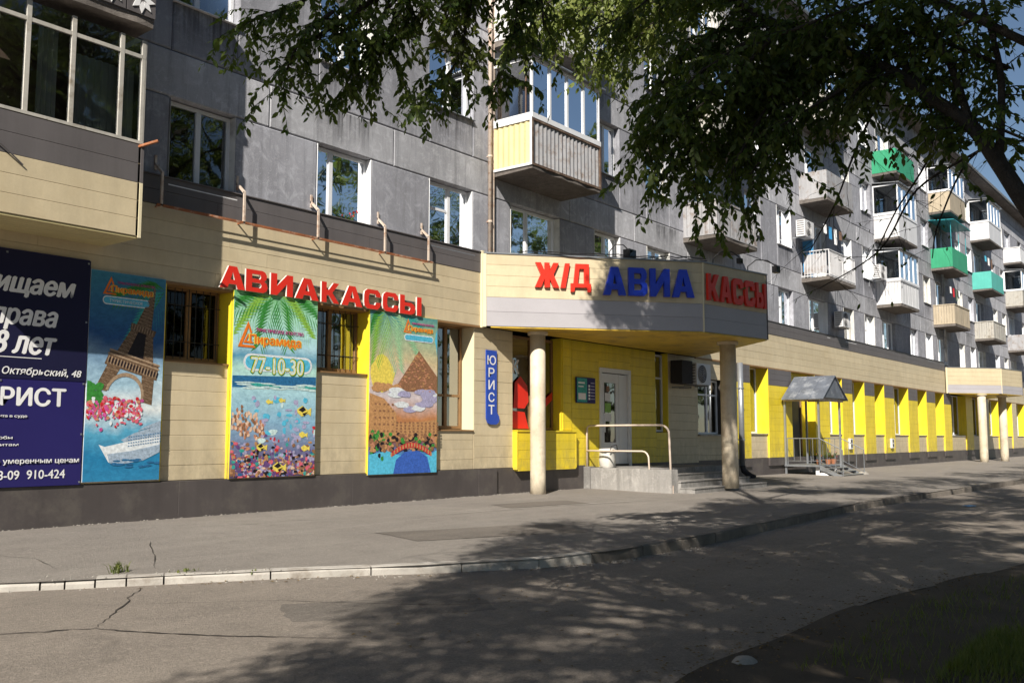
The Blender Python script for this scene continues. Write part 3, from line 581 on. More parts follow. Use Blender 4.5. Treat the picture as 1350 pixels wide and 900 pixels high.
# plain cream wall after the entrance
for (a, z, b, t) in ((23.04, 24.75, .47, 3.42), (24.75, 26.3, .47, 1.25), (26.3, 27.1, .47, 3.42), (24.75, 26.3, 2.85, 3.42)): siding(F0, a, z, b, t, 'cream', B, 0); backing(a, z, b, t)
mb = MB(); F0.box(mb, 24.7, 26.35, 1.22, 1.26, -.1, .08); mb.build('window_ledge', 'oldwhite', B)
window(B, F0, 24.76, 26.29, 1.27, 2.84, .15, nv=[25.6], transom=(0, 2, 2.4), frame='white', sill=None, glass='glass_dark', curt=[(.55, .9, 'curtain_green')])
plinth(18.95, 51.75, .0)
# yellow piers and recessed windows to the second canopy
piers = [(27.1, 28.2), (29.6, 31.55), (33.7, 35.1), (36.53, 37.7), (39.15, 40.42), (41.72, 43.05), (45.22, 46.7), (48.21, 49.75), (51.36, 52.75), (55.9, 57.4), (60.0, 61.4), (64, 65.4), (68, 69.4), (72, 73.4), (76, 77.4), (80, 81.4), (84, 85.4), (88, 89.4), (92, 95.9)]
for i, (a, z) in enumerate(piers):
    pier(a, z, .535, 3.42, 'yellow' if a < 60 else 'cream', 'yellow', 'siding_grey' if a < 51.4 else None, .5, merge=a > 36)
    F = MB(); F0.box(F, a-.01, z+.01, .28, .534, -.1, PD+.008); F.build('pier_base', 'siding_brown', B)
    if i+1 < len(piers):
        p, q = z, piers[i+1][0]
        if p == 31.55: continue
        siding(F0, p, q, .535, 1.28, 'cream', B, -.02, merge=a > 30); backing(p, q, .5, 1.28)
        mb = MB(); F0.box(mb, p, q, 1.28, 1.3, -.5, .02); mb.build('window_ledge', 'oldwhite', B)
        window(B, F0, p+.01, q-.01, 1.31, 3.42, .36, nv=1 if q-p < 2 else 2, transom=(0, 1, 2.7), frame='white', sill=None, glass='glass_dark', curt=[(.1, .9, 'curtain')] if i % 2 else None)
for x_ in (37.05, 42.3):
    T = thing('meter_box', 'small white meter box low on the %s yellow pier past the porch' % ('first' if x_ < 40 else 'third'), 'box', (x_, -.1, .75)); mb = MB(); F0.box(mb, x_, x_+.3, .75, 1.15, PD+.002, PD+.08); mb.build('box_case', 'board_white', T)
    mb = MB(); F0.box(mb, x_+.08, x_+.22, .8, .92, PD+.08, PD+.085); F0.box(mb, x_+.08, x_+.22, .98, 1.1, PD+.08, PD+.085); mb.build('label_plate', 'black', T); T['group'] = 'meter boxes on yellow piers'
plinth(51.75, 95.9, .0, seg=6)
# porch doorway
backing(31.55, 33.7, .3, 3.42, -.28, 'yellow'); pd = MB(); F0.box(pd, 31.75, 33.0, .3, 2.5, -.27, -.24); pd_ = pd.build('porch_door', 'black', B); siding(F0, 31.56, 33.69, 2.6, 3.42, 'yellow', B, -.2, merge=True)
mb = MB(); F0.box(mb, 31.69, 31.75, .3, 2.56, -.28, -.2); F0.box(mb, 33.0, 33.06, .3, 2.56, -.28, -.2); mb.build('door_frame', 'wood', B)
fascia(24.6, 51.78, 4.2); fascia(57, 96, 9, True)

# ============================================================ BALCONIES (parts of the building)
def balcony(x0, x1, row, dep=1.0, style='rail', mat='board_grey', glazed=None, side=None, slabm='slab_concrete', roof=None, curt=None, trim='white', front=None, gm='glass', open_bars=False):
    """row 1 = first residential floor; slab + balustrade + optional glazing, all sub-parts of one balcony"""
    zs = 6.62+2.83*(row-2); zt = zs+1.1; zr = zs+2.42
    sl_ = MB(); n_ = 10
    vs = []
    for i in range(n_+1):
        x = x0+(x1-x0)*i/n_; j = random.uniform(-.02, .012)
        vs += [(x, .0, zs), (x, -dep+j, zs+.03+random.uniform(-.012, .012)), (x, -dep+j*.5, zs+.15), (x, .0, zs+.15)]
    fs = [(4*i+k_, 4*i+(k_+1) % 4, 4*i+4+(k_+1) % 4, 4*i+4+k_) for i in range(n_) for k_ in range(4)]+[(0, 3, 2, 1), (4*n_, 4*n_+1, 4*n_+2, 4*n_+3)]
    sl_.add(vs, fs); root = sl_.build('balcony', slabm, B)
    fr = Fr((x0, -dep), (1, 0)); frl = Fr((x0, 0), (0, -1)); frr = Fr((x1, -dep), (0, 1)); w = x1-x0
    faces = [(fr, w, mat), (frl, dep, side or mat), (frr, dep, side or mat)]
    for q, (f, L, m) in enumerate(faces):
        if style == 'rail':
            mb = MB(); f.box(mb, 0, L, zt-.03, zt, -.03, .01); f.box(mb, 0, L, zs+.2, zs+.23, -.03, .0)
            n2 = int(L/.11)
            for i in range(n2+1): f.box(mb, i*L/n2-.008, i*L/n2+.008, zs+.16, zt-.03, -.02, -.004)
            mb.build('railing', m, root)
            if front and q < 2:
                pb = MB(); f.box(pb, .1*L, (.9 if q else .45)*L, zs+.28, zt-.12, -.045, -.03); pb.build('balustrade_board', front, root)
        elif style == 'slats':
            n2 = int(L/.115)
            for i in range(n2):
                mb = MB(); j = random.uniform(-.01, .01); f.box(mb, i*L/n2+.006, (i+1)*L/n2-.006, zs+.14+j, zt-.04+j*.5, -.03, -.006+j*.6)
                mb.build('slat', m, root)
            mb = MB(); f.box(mb, 0, L, zt-.04, zt+.01, -.05, .02); f.box(mb, 0, L, zs+.13, zs+.17, -.05, .015); mb.build('handrail', m if m != 'board_yellow' else 'white', root)
        elif style == 'corrugated':
            prof = MB(); n2 = int(L/.07); vs = []
            for i in range(n2+1): vs += [f.p(i*L/n2, z, .012*(1 if i % 2 else -1)) for z in (zs+.12, zt-.02)]
            prof.add(vs, [(2*i, 2*i+2, 2*i+3, 2*i+1) for i in range(n2)]); prof.build('balustrade_sheet', m, root)
            mb = MB(); f.box(mb, -.02, L+.02, zt-.05, zt+.01, -.02, .03); f.box(mb, 0, L, zs+.1, zs+.15, -.02, .03)
            for s_ in (.0, L): f.box(mb, s_-.025, s_+.025, zs+.1, zt, -.02, .035)
            mb.build('balustrade_frame', 'brown_frame' if m == 'board_grey' else trim, root)
        else:  # solid boards
            n2 = max(1, int(L/.9))
            for i in range(n2):
                mb = MB(); panel(f, i*L/n2, (i+1)*L/n2, zs+.12, zt, .01, .04, mb, .006, .002); mb.build('balustrade_board', m, root)
    if glazed:
        for q, (f, L, m) in enumerate(faces):
            n2 = 4 if q == 0 else 1
            mb = MB(); t_ = .035
            f.box(mb, -.02, L+.02, zt-.0, zt+.11, -.04, .035); f.box(mb, 0, L, zr-.06, zr, -.04, .02)
            for i in range(n2+1): x = i*L/n2; f.box(mb, max(0, x-t_), min(L, x+t_), zt+.11, zr-.06, -.035, .015)
            if style == 'oldglaze': pass
            g = mb.build('glazing_frame', glazed, root)
            for i in range(n2):
                p = MB(); f.box(p, i*L/n2+t_-.01, (i+1)*L/n2-t_+.01, zt+.1, zr-.05, -.015, -.01); p.build('pane', gm if (q == 0 or x0 > 20) else 'glass_dark', root)
        if curt:
            for (u0, u1, m_) in curt:
                wave_sheet(x0+w*u0, x0+w*u1, -dep+.16, zt+.02, zr-.05, .03, 16).build('curtain', m_, root)
                if u0 < .05: mbx = MB(); vs = []; [vs.extend([(x0+.1+.02*(i % 2), -dep+.15+(dep-.2)*i/6, z) for z in (zt+.02, zr-.05)]) for i in range(7)]; mbx.add(vs, [(2*i, 2*i+2, 2*i+3, 2*i+1) for i in range(6)]).build('curtain', m_, root)
    if roof or glazed:
        rm = roof or 'metal'; o = .12 if glazed else .2
        mb = MB(); mb.add([(x0-o, .0, zr+.12), (x1+o, .0, zr+.12), (x1+o, -dep-o, zr+.03), (x0-o, -dep-o, zr+.03), (x0-o, .0, zr+.09), (x1+o, .0, zr+.09), (x1+o, -dep-o, zr+.0), (x0-o, -dep-o, zr+.0)],
                [(0, 3, 2, 1), (4, 5, 6, 7), (3, 7, 6, 2), (0, 4, 7, 3), (1, 2, 6, 5)]); mb.build('canopy_sheet', rm, root)
        if roof and not glazed:
            mb = MB()
            for x in (x0+.05, (x0+x1)/2, x1-.05): mb.tube([(x, -dep+.03, zt), (x, -dep+.03, zr+.02)], .018, 6)
            mb.build('roof_post', roof, root)
    return root
# stack over the first canopy
balcony(15.48, 18.05, 2, 1.06, 'corrugated', 'board_grey', 'white', side='board_yellow', curt=[(.0, .06, 'curtain_brown')], trim='white')
balcony(15.48, 18.05, 3, 1.0, 'boards', 'board_white', 'white'); balcony(15.48, 18.05, 4, 1.0, 'rail', 'oldwhite')
balcony(24.05, 26.7, 2, 1.05, 'slats', 'board_grey'); balcony(24.05, 26.7, 3, 1., 'boards', 'oldwhite', 'white'); balcony(24.05, 26.7, 4, 1., 'rail', 'oldwhite')
bq = balcony(32.9, 35.6, 2, 1., 'rail', 'board_white', front='board_grey'); mb = MB().box(32.95, 32.98, -.42, -.05, 7.0, 8.3); mb.build('side_screen', 'board_blue', bq); balcony(32.9, 35.6, 3, 1., 'boards', 'board_grey'); balcony(32.9, 35.6, 4, 1., 'boards', 'oldwhite', 'white')
balcony(41.35, 44.05, 2, 1., 'slats', 'board_white', 'white', gm='glass'); balcony(41.35, 44.05, 3, 1.02, 'boards', 'board_white', 'white'); balcony(41.35, 44.05, 4, 1., 'boards', 'board_green')
balcony(50.3, 53.4, 2, 1., 'slats', 'board_tan'); balcony(50.3, 53.4, 3, 1., 'boards', 'board_green', roof='tealpaint'); balcony(50.3, 53.4, 4, 1., 'boards', 'board_tan', 'white')
balcony(59., 62.2, 2, 1., 'slats', 'oldwhite'); balcony(59., 62.2, 3, 1., 'boards', 'board_teal'); balcony(59., 62.2, 4, 1., 'boards', 'board_white', 'white')
for k in (6, 7, 8):
    for r_ in (2, 3, 4): balcony(BAL[k][0], BAL[k][1], r_, 1., ['boards', 'slats', 'boards'][(k+r_) % 3], ['oldwhite', 'board_white', 'board_grey'][(k*2+r_) % 3], 'white' if (k+r_) % 2 else None)
def laundry(x0, y, z, w, label, mats):
    T = thing('laundry', label, 'laundry', (x0, y, z)); mb = MB(); mb.tube([(x0, y, z), (x0+w/2, y, z-.03), (x0+w, y, z)], .006, 4); mb.build('clothes_line', 'dark', T); n = len(mats)
    for i, m_ in enumerate(mats):
        a = x0+w*(i+.12)/n; b = x0+w*(i+.85)/n; h = .35+.25*((i*7) % 3)/2; vs = []
        for k in range(6): xx = a+(b-a)*k/5; vs += [(xx, y-.01+.02*(k % 2), z-.02), (xx, y-.02+.035*(k % 2), z-h)]
        MB().add(vs, [(2*k, 2*k+1, 2*k+3, 2*k+2) for k in range(5)]).build('cloth', m_, T)
    T['group'] = 'washing on the balconies'
laundry(33.2, -.7, 8.75, 2.1, 'white and blue washing on the open white railed balcony', ['printwhite', 'board_blue', 'printwhite', 'curtain_brown']); laundry(50.7, -.7, 8.7, 2.3, 'washing above the tan slatted balcony by the tall downpipe', ['printwhite', 'p_red', 'curtain_green', 'printwhite'])
laundry(59.4, -.6, 11.6, 2.3, 'washing over the turquoise balcony', ['p_sky', 'printwhite', 'curtain_brown'])
# big clad balcony at the left edge
x0, x1, dp = 4.3, 6.92, .92
root = MB().box(x0, x1, -dp+.04, 0, 3.84, 3.98).build('balcony', 'slab_concrete', B)
fr = Fr((x0, -dp), (1, 0)); frr = Fr((x1, -dp), (0, 1)); frl = Fr((x0, 0), (0, -1))
for f, L in ((fr, x1-x0), (frr, dp), (frl, dp)):
    for i in range(3): mb = MB(); f.ext(mb, plank_prof(3.81+i*.24, 4.05+i*.24, 0), 0, L-.0); mb.build('cladding_plank', 'cream', root)
    for i in range(2): mb = MB(); f.ext(mb, plank_prof(4.53+i*.26, 4.79+i*.26, 0), 0, L-.0); mb.build('cladding_plank', 'siding_grey', root)
    mb = MB(); f.box(mb, 0, L, 3.8, 5.06, -.06, -.022); mb.build('cladding_core', 'gap', root)
mb = MB(); fr.box(mb, x1-x0-.03, x1-x0+.012, 3.79, 4.53, -.03, .012); mb.build('corner_trim', 'cream_corner', root)
mb = MB(); fr.box(mb, x1-x0-.03, x1-x0+.012, 4.531, 5.07, -.03, .012); mb.build('corner_trim', 'siding_grey', root)
for i in range(8):
    y0 = -dp+.01+(dp-.02)*i/8; mb = MB(); mb.box(x0, x1-.01, y0+.004, y0+(dp-.02)/8-.004, 3.782, 3.805); mb.build('soffit_plank', 'board_yellow', root)
fx = [0, 1.05, 1.62, 2.28, 2.6]
mb = MB()
for i, a in enumerate(fx): fr.box(mb, a-.028, a+.028, 5.07, 6.5, -.06, -.005)
fr.box(mb, 0, 2.62, 6.24, 6.29, -.055, -.008); fr.box(mb, 0, 2.62, 5.06, 5.1, -.07, .005); frr.box(mb, 0, dp, 6.24, 6.29, -.055, -.008)
for a in (.03, dp-.03): frr.box(mb, a-.028, a+.028, 5.07, 6.5, -.055, -.008)
mb.build('glazing_frame', 'oldwhite', root)
for a, z in zip(fx, fx[1:]):
    for b0, b1 in ((5.1, 6.24), (6.29, 6.5)): mb = MB(); fr.box(mb, a+.02, z-.02, b0, b1, -.035, -.03); mb.build('pane', 'glass', root)
mb = MB(); frr.box(mb, .05, dp-.05, 5.1, 6.5, -.035, -.03); mb.build('pane', 'glass_dark', root)
wave_sheet(x0+1.25, x0+1.5, -dp+.2, 5.1, 6.3, .03, 8).build('curtain', 'curtain', root); wave_sheet(x0+1.7, x0+2.55, -dp+.2, 5.1, 6.1, .035, 18).build('curtain', 'curtain', root)
MB().box(x0+.3, x0+2.5, -dp+.4, -dp+.42, 5.1, 6.4).build('curtain', 'curtain_brown', root)
mb = MB().tube([(6.86, -.9, 5.02), (7.02, -1.12, 5.1)], .022, 6); mb.build('iron_stub', 'rust', root)
mb = MB().tube([(4.95, -.97, 4.7), (5.35, -.94, 4.42)], .01, 5); mb.build('cable', 'siding_grey', root)
# balcony above it: worn slab and snowflake panel
root = balcony(4.35, 6.95, 2, 1.02, 'none' if False else 'boards', 'siding_grey', 'oldwhite', gm='glass_dark')
fr = Fr((4.35, -1.02), (1, 0))
for i in range(6):
    a = .04+i*.43; mb = MB(); fr.box(mb, a, a+.41, 6.78, 7.19, .012, .03); tl = mb.build('tile', 'board_white', root)
    st = MB(); cx, cz = a+.205, 6.985
    for k in range(8):
        an = k*PI/4; c_, s_ = math.cos(an), math.sin(an); r_ = .19
        fr.poly(st, [(cx+c_*.03, cz+s_*.03), (cx+(c_*.5-s_*.22)*r_, cz+(s_*.5+c_*.22)*r_), (cx+c_*r_, cz+s_*r_), (cx+(c_*.5+s_*.22)*r_, cz+(s_*.5-c_*.22)*r_)], .032, .012)
    st.build('tile_relief', 'sign_blue' if False else 'navy', root) if False else None
    st.build('tile_relief', 'printwhite', root)
    tl.data.materials[0] = M['siding_grey']

# ============================================================ CANOPIES
def canopy(P, label, grey_rows=2, top=4.93, gz=4.03, posts=()):
    T = thing('entrance_canopy', label, 'canopy', (P[0][0], P[0][1], 3.4))
    inner = [P[0], P[1], P[2], P[3]]
    cx = sum(p[0] for p in P)/4; cy = sum(p[1] for p in P)/4
    def ins(p, k): return (p[0]+(cx-p[0])*k, p[1]+(cy-p[1])*k)
    MB().prism([ins(p, .025) for p in P], 3.44, top-.08).build('canopy_core', 'gap', T)
    for i in range(3):
        a, b = P[i], P[i+1]; f = Fr(a, (b[0]-a[0], b[1]-a[1])); L = math.hypot(b[0]-a[0], b[1]-a[1])
        rows = [(3.43+j*(gz-3.43)/grey_rows, 3.43+(j+1)*(gz-3.43)/grey_rows, 'fascia_grey') for j in range(grey_rows)]+[(gz+j*(top-gz)/4, gz+(j+1)*(top-gz)/4, 'cream') for j in range(4)]
        for b0, b1, m_ in rows: mb = MB(); f.ext(mb, plank_prof(b0, b1, .0), 0 if i == 0 else .01, L-.01); mb.build('fascia_plank', m_, T)
        mb = MB(); f.box(mb, -.02, L+.02, top, top+.03, -.12, .02); mb.build('coping', 'metal', T)
        mb = MB(); f.box(mb, L-.02, L+.012, 3.42, top-.001, -.03, .012); mb.build('corner_trim', 'cream_corner' if i == 0 else 'siding_grey', T)
    f = Fr(P[0], (P[1][0]-P[0][0], P[1][1]-P[0][1])); mb = MB(); f.box(mb, -.04, .035, 3.415, top-.001, -.03, .014); mb.build('corner_trim', 'cream_corner', T)
    # soffit boards across the polygon, parallel with the wall
    ymin = min(p[1] for p in P); y = ymin+.02
    def xr(y):
        xs_ = []
        for i in range(4):
            a, b = P[i], P[(i+1) % 4]
            if (a[1]-y)*(b[1]-y) < 0: xs_.append(a[0]+(b[0]-a[0])*(y-a[1])/(b[1]-a[1]))
        return (min(xs_), max(xs_)) if len(xs_) > 1 else None
    while y < -.14:
        y2 = min(y+.2, -.12); r1, r2 = xr(y), xr(y2-.004)
        if r1 and r2:
            mb = MB(); mb.prism([(r1[0]+.02, y), (r1[1]-.02, y), (r2[1]-.02, y2-.006), (r2[0]+.02, y2-.006)], 3.40, 3.425); mb.build('soffit_board', 'soffit', T)
        y = y2
    return T
M['soffit'] = pm('soffit', (.62, .42, .06), .5, .25, 1.5, dirt=((.3, .2, .06), 1.8))
C1 = [(15.1, -.13), (18.8, -3.2), (21.2, -3.62), (24.45, -.13)]
can1 = canopy(C1, 'cream and grey angular canopy over the ticket office door, with red and blue letters')
C2 = [(51.8, -.13), (54.35, -2.15), (57.2, -2.6), (60.5, -.13)]
can2 = canopy(C2, 'far cream and grey canopy at the right end of the yellow shop front', 2, 4.72, 3.85)
def column(x, y, z0, z1, r, label, mat='column'):
    T = thing('round_column', label, 'column', (x, y, z0))
    mb = MB(); zz = [z0, z0+.4, (z0+z1)/2, z1-.06]; mb.tube([(x, y, z) for z in zz], [r*1.01, r, r, r*.99], 28); o = mb.build('shaft', mat, T, smooth=False)
    for p in o.data.polygons: p.use_smooth = len(p.vertices) == 4
    mb = MB(); mb.tube([(x, y, z1-.07), (x, y, z1-.005)], [r*1.28, r*1.32], 24); mb.build('capital', mat, T); return T
column(16.47, -.47, -.06, 3.4, .165, 'sunlit cream round column in front of the red stickered shop window')
column(20.9, -2.75, .0, 3.4, .19, 'cream round column standing in the entrance steps, mostly in shade')
column(53.45, -1.35, -.1, 3.4, .2, 'nearer of the two round columns under the far canopy')
column(56.3, -1.75, -.1, 3.4, .2, 'farther of the two round columns under the far canopy')
# letters
fA = Fr(C1[0], (C1[1][0]-C1[0][0], C1[1][1]-C1[0][1])); LA = math.hypot(C1[1][0]-C1[0][0], C1[1][1]-C1[0][1])
T = thing('railway_sign', 'red block letters Ж/Д on the sunlit face of the near canopy', 'sign letters', fA.p(.9, 4.2, 0))
for ch, a, w_ in (('Ж', 1.05, .52), ('/', 1.6, .2), ('Д', 1.82, .44)): block_letter(ch, fA, a, 4.26, w_, .52, .02, .05, ['red', 'red'], T)
T = thing('avia_sign', 'deep blue block letters АВИА at the right half of the near canopy face', 'sign letters', fA.p(2.6, 4.15, 0))
for ch, a, w_ in (('А', 2.52, .5), ('В', 3.08, .42), ('И', 3.56, .44), ('А', 4.06, .5)): block_letter(ch, fA, a, 4.14, w_, .6, .03, .08, ['blue', 'blue'], T)
fB = Fr(C1[1], (C1[2][0]-C1[1][0], C1[2][1]-C1[1][1]))
T = thing('cashdesk_sign', 'shaded red block letters КАССЫ on the narrow end face of the near canopy', 'sign letters', fB.p(.1, 4.1, 0))
for i, ch in enumerate('КАССЫ'): block_letter(ch, fB, .07+i*.46, 4.12, .41 if i < 4 else .4, .58, .02, .06, ['red', 'red'], T)
T = thing('avia_kassy_sign', 'long row of red block letters АВИАКАССЫ on the cream wall above the posters', 'sign letters', F0.p(8.9, 3.4, PD))
ax = [(8.74, 9.21), (9.22, 9.64), (9.7, 10.15), (10.2, 10.7), (10.76, 11.16), (11.21, 11.7), (11.74, 12.15), (12.2, 12.6), (12.64, 13.22)]
for ch, (a, b_) in zip('АВИАКАССЫ', ax): block_letter(ch, F0, a, 3.44, b_-a, .35, PD+.05, .035, ['red', 'letter_side'], T)
mb = MB(); F0.box(mb, 8.8, 13.1, 3.52, 3.54, PD+.0, PD+.05); F0.box(mb, 8.9, 13.1, 3.68, 3.7, PD+.0, PD+.05); mb.build('sign_rail', 'siding_grey', T)
# things on top of the canopy: cables, floodlights
mb = MB()
P_ = [(15.6+.16*i, -.6-.145*i, 4.975+random.uniform(-.01, .035)) for i in range(20)]
mb.tube(P_, .012, 5); mb.tube([(x+.3, y+.12, z+random.uniform(-.01, .03)) for x, y, z in P_], .01, 5); T = mb.build('cable', 'black'); T['label'] = 'loose black cables lying along the top edge of the near canopy'; T['category'] = 'cable'
def flood(x, y, z, dx, dy, label, big=1.):
    T = thing('floodlight', label, 'lamp', (x, y, z)); mb = MB()
    mb.tube([(x, y, z), (x, y, z+.18), (x+dx*.3, y+dy*.3, z+.34), (x+dx*.7, y+dy*.7, z+.33), (x+dx, y+dy, z+.2)], .014, 6); mb.build('bracket', 'black', T)
    hx, hy, hz = x+dx, y+dy, z+.12; mb = MB(); mb.prism([(hx-.13*big, hy-.08*big), (hx+.13*big, hy-.08*big), (hx+.1*big, hy+.08*big), (hx-.1*big, hy+.08*big)], hz-.1*big, hz+.09*big); mb.build('lamp_head', 'black', T)
    mb = MB(); mb.box(hx-.1*big, hx+.1*big, hy-.086*big, hy-.082*big, hz-.08*big, hz+.07*big); mb.build('lamp_glass', 'glass_dark', T)
flood(17.4, -1.7, 4.95, .25, -.35, 'black floodlight on the canopy top above the blue letters', 1.1)
flood(20.9, -3.3, 4.95, .45, -.5, 'small black lamp on a curved arm at the far corner of the canopy', .8)
flood(19.5, -3.1, 4.95, .3, -.5, 'black lamp on a thin curved arm above the red end letters of the canopy', .6)

# ============================================================ POSTERS AND SIGNS
def board(name, a0, a1, b0, b1, d0, d1, face, label, cat, side='white', fr=F0):
    T = thing(name, label, cat, fr.p((a0+a1)/2, b0, d0)); mb = MB(); fr.box(mb, a0, a1, b0, b1, d0, d1-.004); mb.build('frame', side, T)
    mb = MB(); fr.box(mb, a0+.004, a1-.004, b0+.004, b1-.004, d1-.004, d1); mb.build('printed_face', face, T); return T
PF = PD+.045   # poster faces
T = board('lawyer_banner', 4.2, 6.70, .53, 3.55, PD+.008, PF, 'navy', 'dark navy banner with white lettering for a lawyer, at the left edge', 'banner', 'navy')
mb = MB(); F0.box(mb, 4.21, 6.71, 1.9, 3.54, PF, PF+.006); mb.build('upper_sheet', 'navy_dark', T)
e = PF+.009; e2 = PF+.004
text(F0, 'Защищаем', 4.86, 2.95, 1.64, .31, e, 'printwhite', T, .03, .25)
text(F0, 'права', 5.45, 2.52, .83, .27, e, 'printwhite', T, .03, .25)
text(F0, '18 лет', 5.38, 2.22, .9, .28, e, 'printwhite', T, .03, .25)
mb = MB(); F0.box(mb, 4.3, 6.1, 2.165, 2.175, e-.002, e); mb.build('printed_rule', 'printwhite', T)
text(F0, 'пр. Октябрьский, 48', 5.38, 1.93, 1.26, .12, e, 'printwhite', T, .012, .2)
mb = MB(); F0.box(mb, 5.85, 6.35, 2.0, 2.3, e-.004, e-.003)
text(F0, 'ЮРИСТ', 5.3, 1.56, 1.14, .23, e2, 'printwhite', T, .03)
text(F0, 'Представление интересов клиента в суде', 4.5, 1.40, 1.45, .045, e2, 'printwhite', T, .01)
text(F0, 'Исковые заявления, жалобы', 4.5, 1.13, 1.28, .045, e2, 'printwhite', T, .01); text(F0, 'Споры по кредитам', 4.9, 1.04, .96, .045, e2, 'printwhite', T, .01)
text(F0, 'Юридическая помощь по умеренным ценам', 4.3, .81, 2.36, .085, e2, 'printwhite', T, .012); text(F0, '-38-09  910-424', 5.5, .63, .98, .11, e2, 'printwhite', T, .016)
gr = MB()
for z in (.57, 1.2, 1.87, 2.7, 3.5):
    for a in (4.6, 5.6, 6.68): F0.box(gr, a-.012, a+.012, z-.012, z+.012, e2, e2+.004)
gr.build('eyelet', 'metal', T)

def frond(T, fr, cx, cz, ang, L, mat, d, n=11, w=.06):
    mb = MB(); ca, sa = math.cos(ang), math.sin(ang)
    for i in range(n):
        t = .12+.88*i/n; px, pz = cx+ca*L*t, cz+sa*L*t
        for s_ in (-1, 1):
            a2 = ang+s_*R(42); l = L*.42*(1-t*.55); q = [(px-ca*.004, pz-sa*.004), (px+math.cos(a2)*l*.5-s_*sa*.0, pz+math.sin(a2)*l*.5+.022), (px+math.cos(a2)*l, pz+math.sin(a2)*l-l*.12), (px+math.cos(a2)*l*.5, pz+math.sin(a2)*l*.5-.03)]
            q = [(min(max(x, T['cl'][0]), T['cl'][1]), min(max(z, T['cl'][2]), T['cl'][3])) for x, z in q]; fr.poly(mb, q, d, .0006)
    return mb.build('printed_frond', mat, T)
def blob(T, cx, cz, rx, rz, mat, d, n=12, jag=.15, name='printed_shape'):
    mb = MB(); c = T['cl']; pts = []
    for i in range(n):
        a = 2*PI*i/n; j = 1+random.uniform(-jag, jag); pts.append((min(max(cx+math.cos(a)*rx*j, c[0]), c[1]), min(max(cz+math.sin(a)*rz*j, c[2]), c[3])))
    F0.poly(mb, pts, d, .0006); return mb.build(name, mat, T)
def blobs(T, items, d, name='printed_shapes'):
    by = {}
    c = T['cl']
    for (cx, cz, rx, rz, mat) in items:
        mb = by.setdefault(mat, MB()); n = 9; lv = len(mb.v)/18*1e-6
        F0.poly(mb, [(min(max(cx+math.cos(2*PI*i/n)*rx*random.uniform(.75, 1.2), c[0]), c[1]), min(max(cz+math.sin(2*PI*i/n)*rz*random.uniform(.75, 1.2), c[2]), c[3])) for i in range(n)], d+random.uniform(0, .002), .0004)
    for m_, mb in by.items(): mb.build(name, m_, T, kind='stuff')
def logo(T, a, b, s, d, phone=None):
    mb = MB(); F0.poly(mb, [(a, b), (a+.30*s, b), (a+.27*s, b+.035*s), (a+.065*s, b+.035*s), (a+.17*s, b+.28*s), (a+.21*s, b+.19*s), (a+.235*s, b+.22*s), (a+.165*s, b+.37*s)], d+.001, .001)
    F0.poly(mb, [(a+.09*s, b+.06*s), (a+.25*s, b+.06*s), (a+.24*s, b+.09*s), (a+.14*s, b+.09*s), (a+.18*s, b+.17*s), (a+.165*s, b+.2*s)], d+.001, .001); mb.build('printed_logo', 'p_orange', T)
    text(F0, 'Пирамида', a+.2*s-.012*s, b+.03*s-.008*s, .92*s, .17*s, d+.001, 'p_yel', T, .05); text(F0, 'Пирамида', a+.2*s, b+.03*s, .9*s, .155*s, d+.0025, 'p_orange', T, .025)
    text(F0, 'ТУРИСТИЧЕСКОЕ АГЕНТСТВО', a+.3*s, b+.235*s, .85*s, .05*s, d+.002, 'p_mag', T, .01)
def plate(T, a, b, w, h, d, mat='p_white'):
    pts = [(a+h/2+math.cos(t)*h/2, b+h/2+math.sin(t)*h/2) for t in [PI/2+PI*i/8 for i in range(9)]]+[(a+w-h/2+math.cos(t)*h/2, b+h/2+math.sin(t)*h/2) for t in [-PI/2+PI*i/8 for i in range(9)]]
    mb = MB(); F0.poly(mb, pts, d, .0006); return mb.build('printed_plate', mat, T)
# poster 1: tower, flowers, liner
T = board('tower_poster', 6.72, 7.86, .56, 3.42+.02, PD+.008, PF, 'print_paris', 'tall poster with an iron tower over red flowers and a white cruise ship', 'poster')
a0, a1, b0, b1 = 6.73, 7.85, .57, 3.43; T['cl'] = (a0, a1, b0, b1); d = PF+.0005; W_ = a1-a0
frond(T, F0, 7.95, 3.3, R(195), .9, 'p_green', d, 14); frond(T, F0, 7.95, 3.35, R(235), 1.0, 'p_teal', d+.0008, 14)
TA = R(-14)
def tp(u, v): return (7.27+u*math.cos(TA)-v*math.sin(TA), 1.72+u*math.sin(TA)+v*math.cos(TA)*.93)
tmb = MB(); tml = MB(); tdk = MB()
def quadt(mb, pts, dd): F0.poly(mb, [tp(*p) for p in pts], dd, .0005)
def lattice(u0, u1, w0, w1, v0, v1, n):
    for i in range(n):
        a, b = i/n, (i+1)/n; L0, L1 = u0+(u1-u0)*a, u0+(u1-u0)*b; W0, W1 = w0+(w1-w0)*a, w0+(w1-w0)*b; A_, B_ = v0+(v1-v0)*a, v0+(v1-v0)*b; t_ = .007
        quadt(tml, [(L0, A_), (L0+t_, A_), (W1, B_), (W1-t_, B_)], d+.0022); quadt(tml, [(W0-t_, A_), (W0, A_), (L1+t_, B_), (L1, B_)], d+.0023); quadt(tml, [(L0, A_), (W0, A_), (W0, A_+.006), (L0, A_+.006)], d+.0024)
for s_ in (-1, 1):
    quadt(tmb, [(s_*.44, 0), (s_*.27, 0), (s_*.16, .42), (s_*.36, .42)][::s_], d+.0014); lattice(s_*.44, s_*.36, s_*.27, s_*.16, 0, .42, 5)
    quadt(tmb, [(s_*.29, .6), (s_*.13, .6), (s_*.06, 1.02), (s_*.17, 1.02)][::s_], d+.0014); lattice(s_*.29, s_*.17, s_*.13, s_*.06, .6, 1.02, 6)
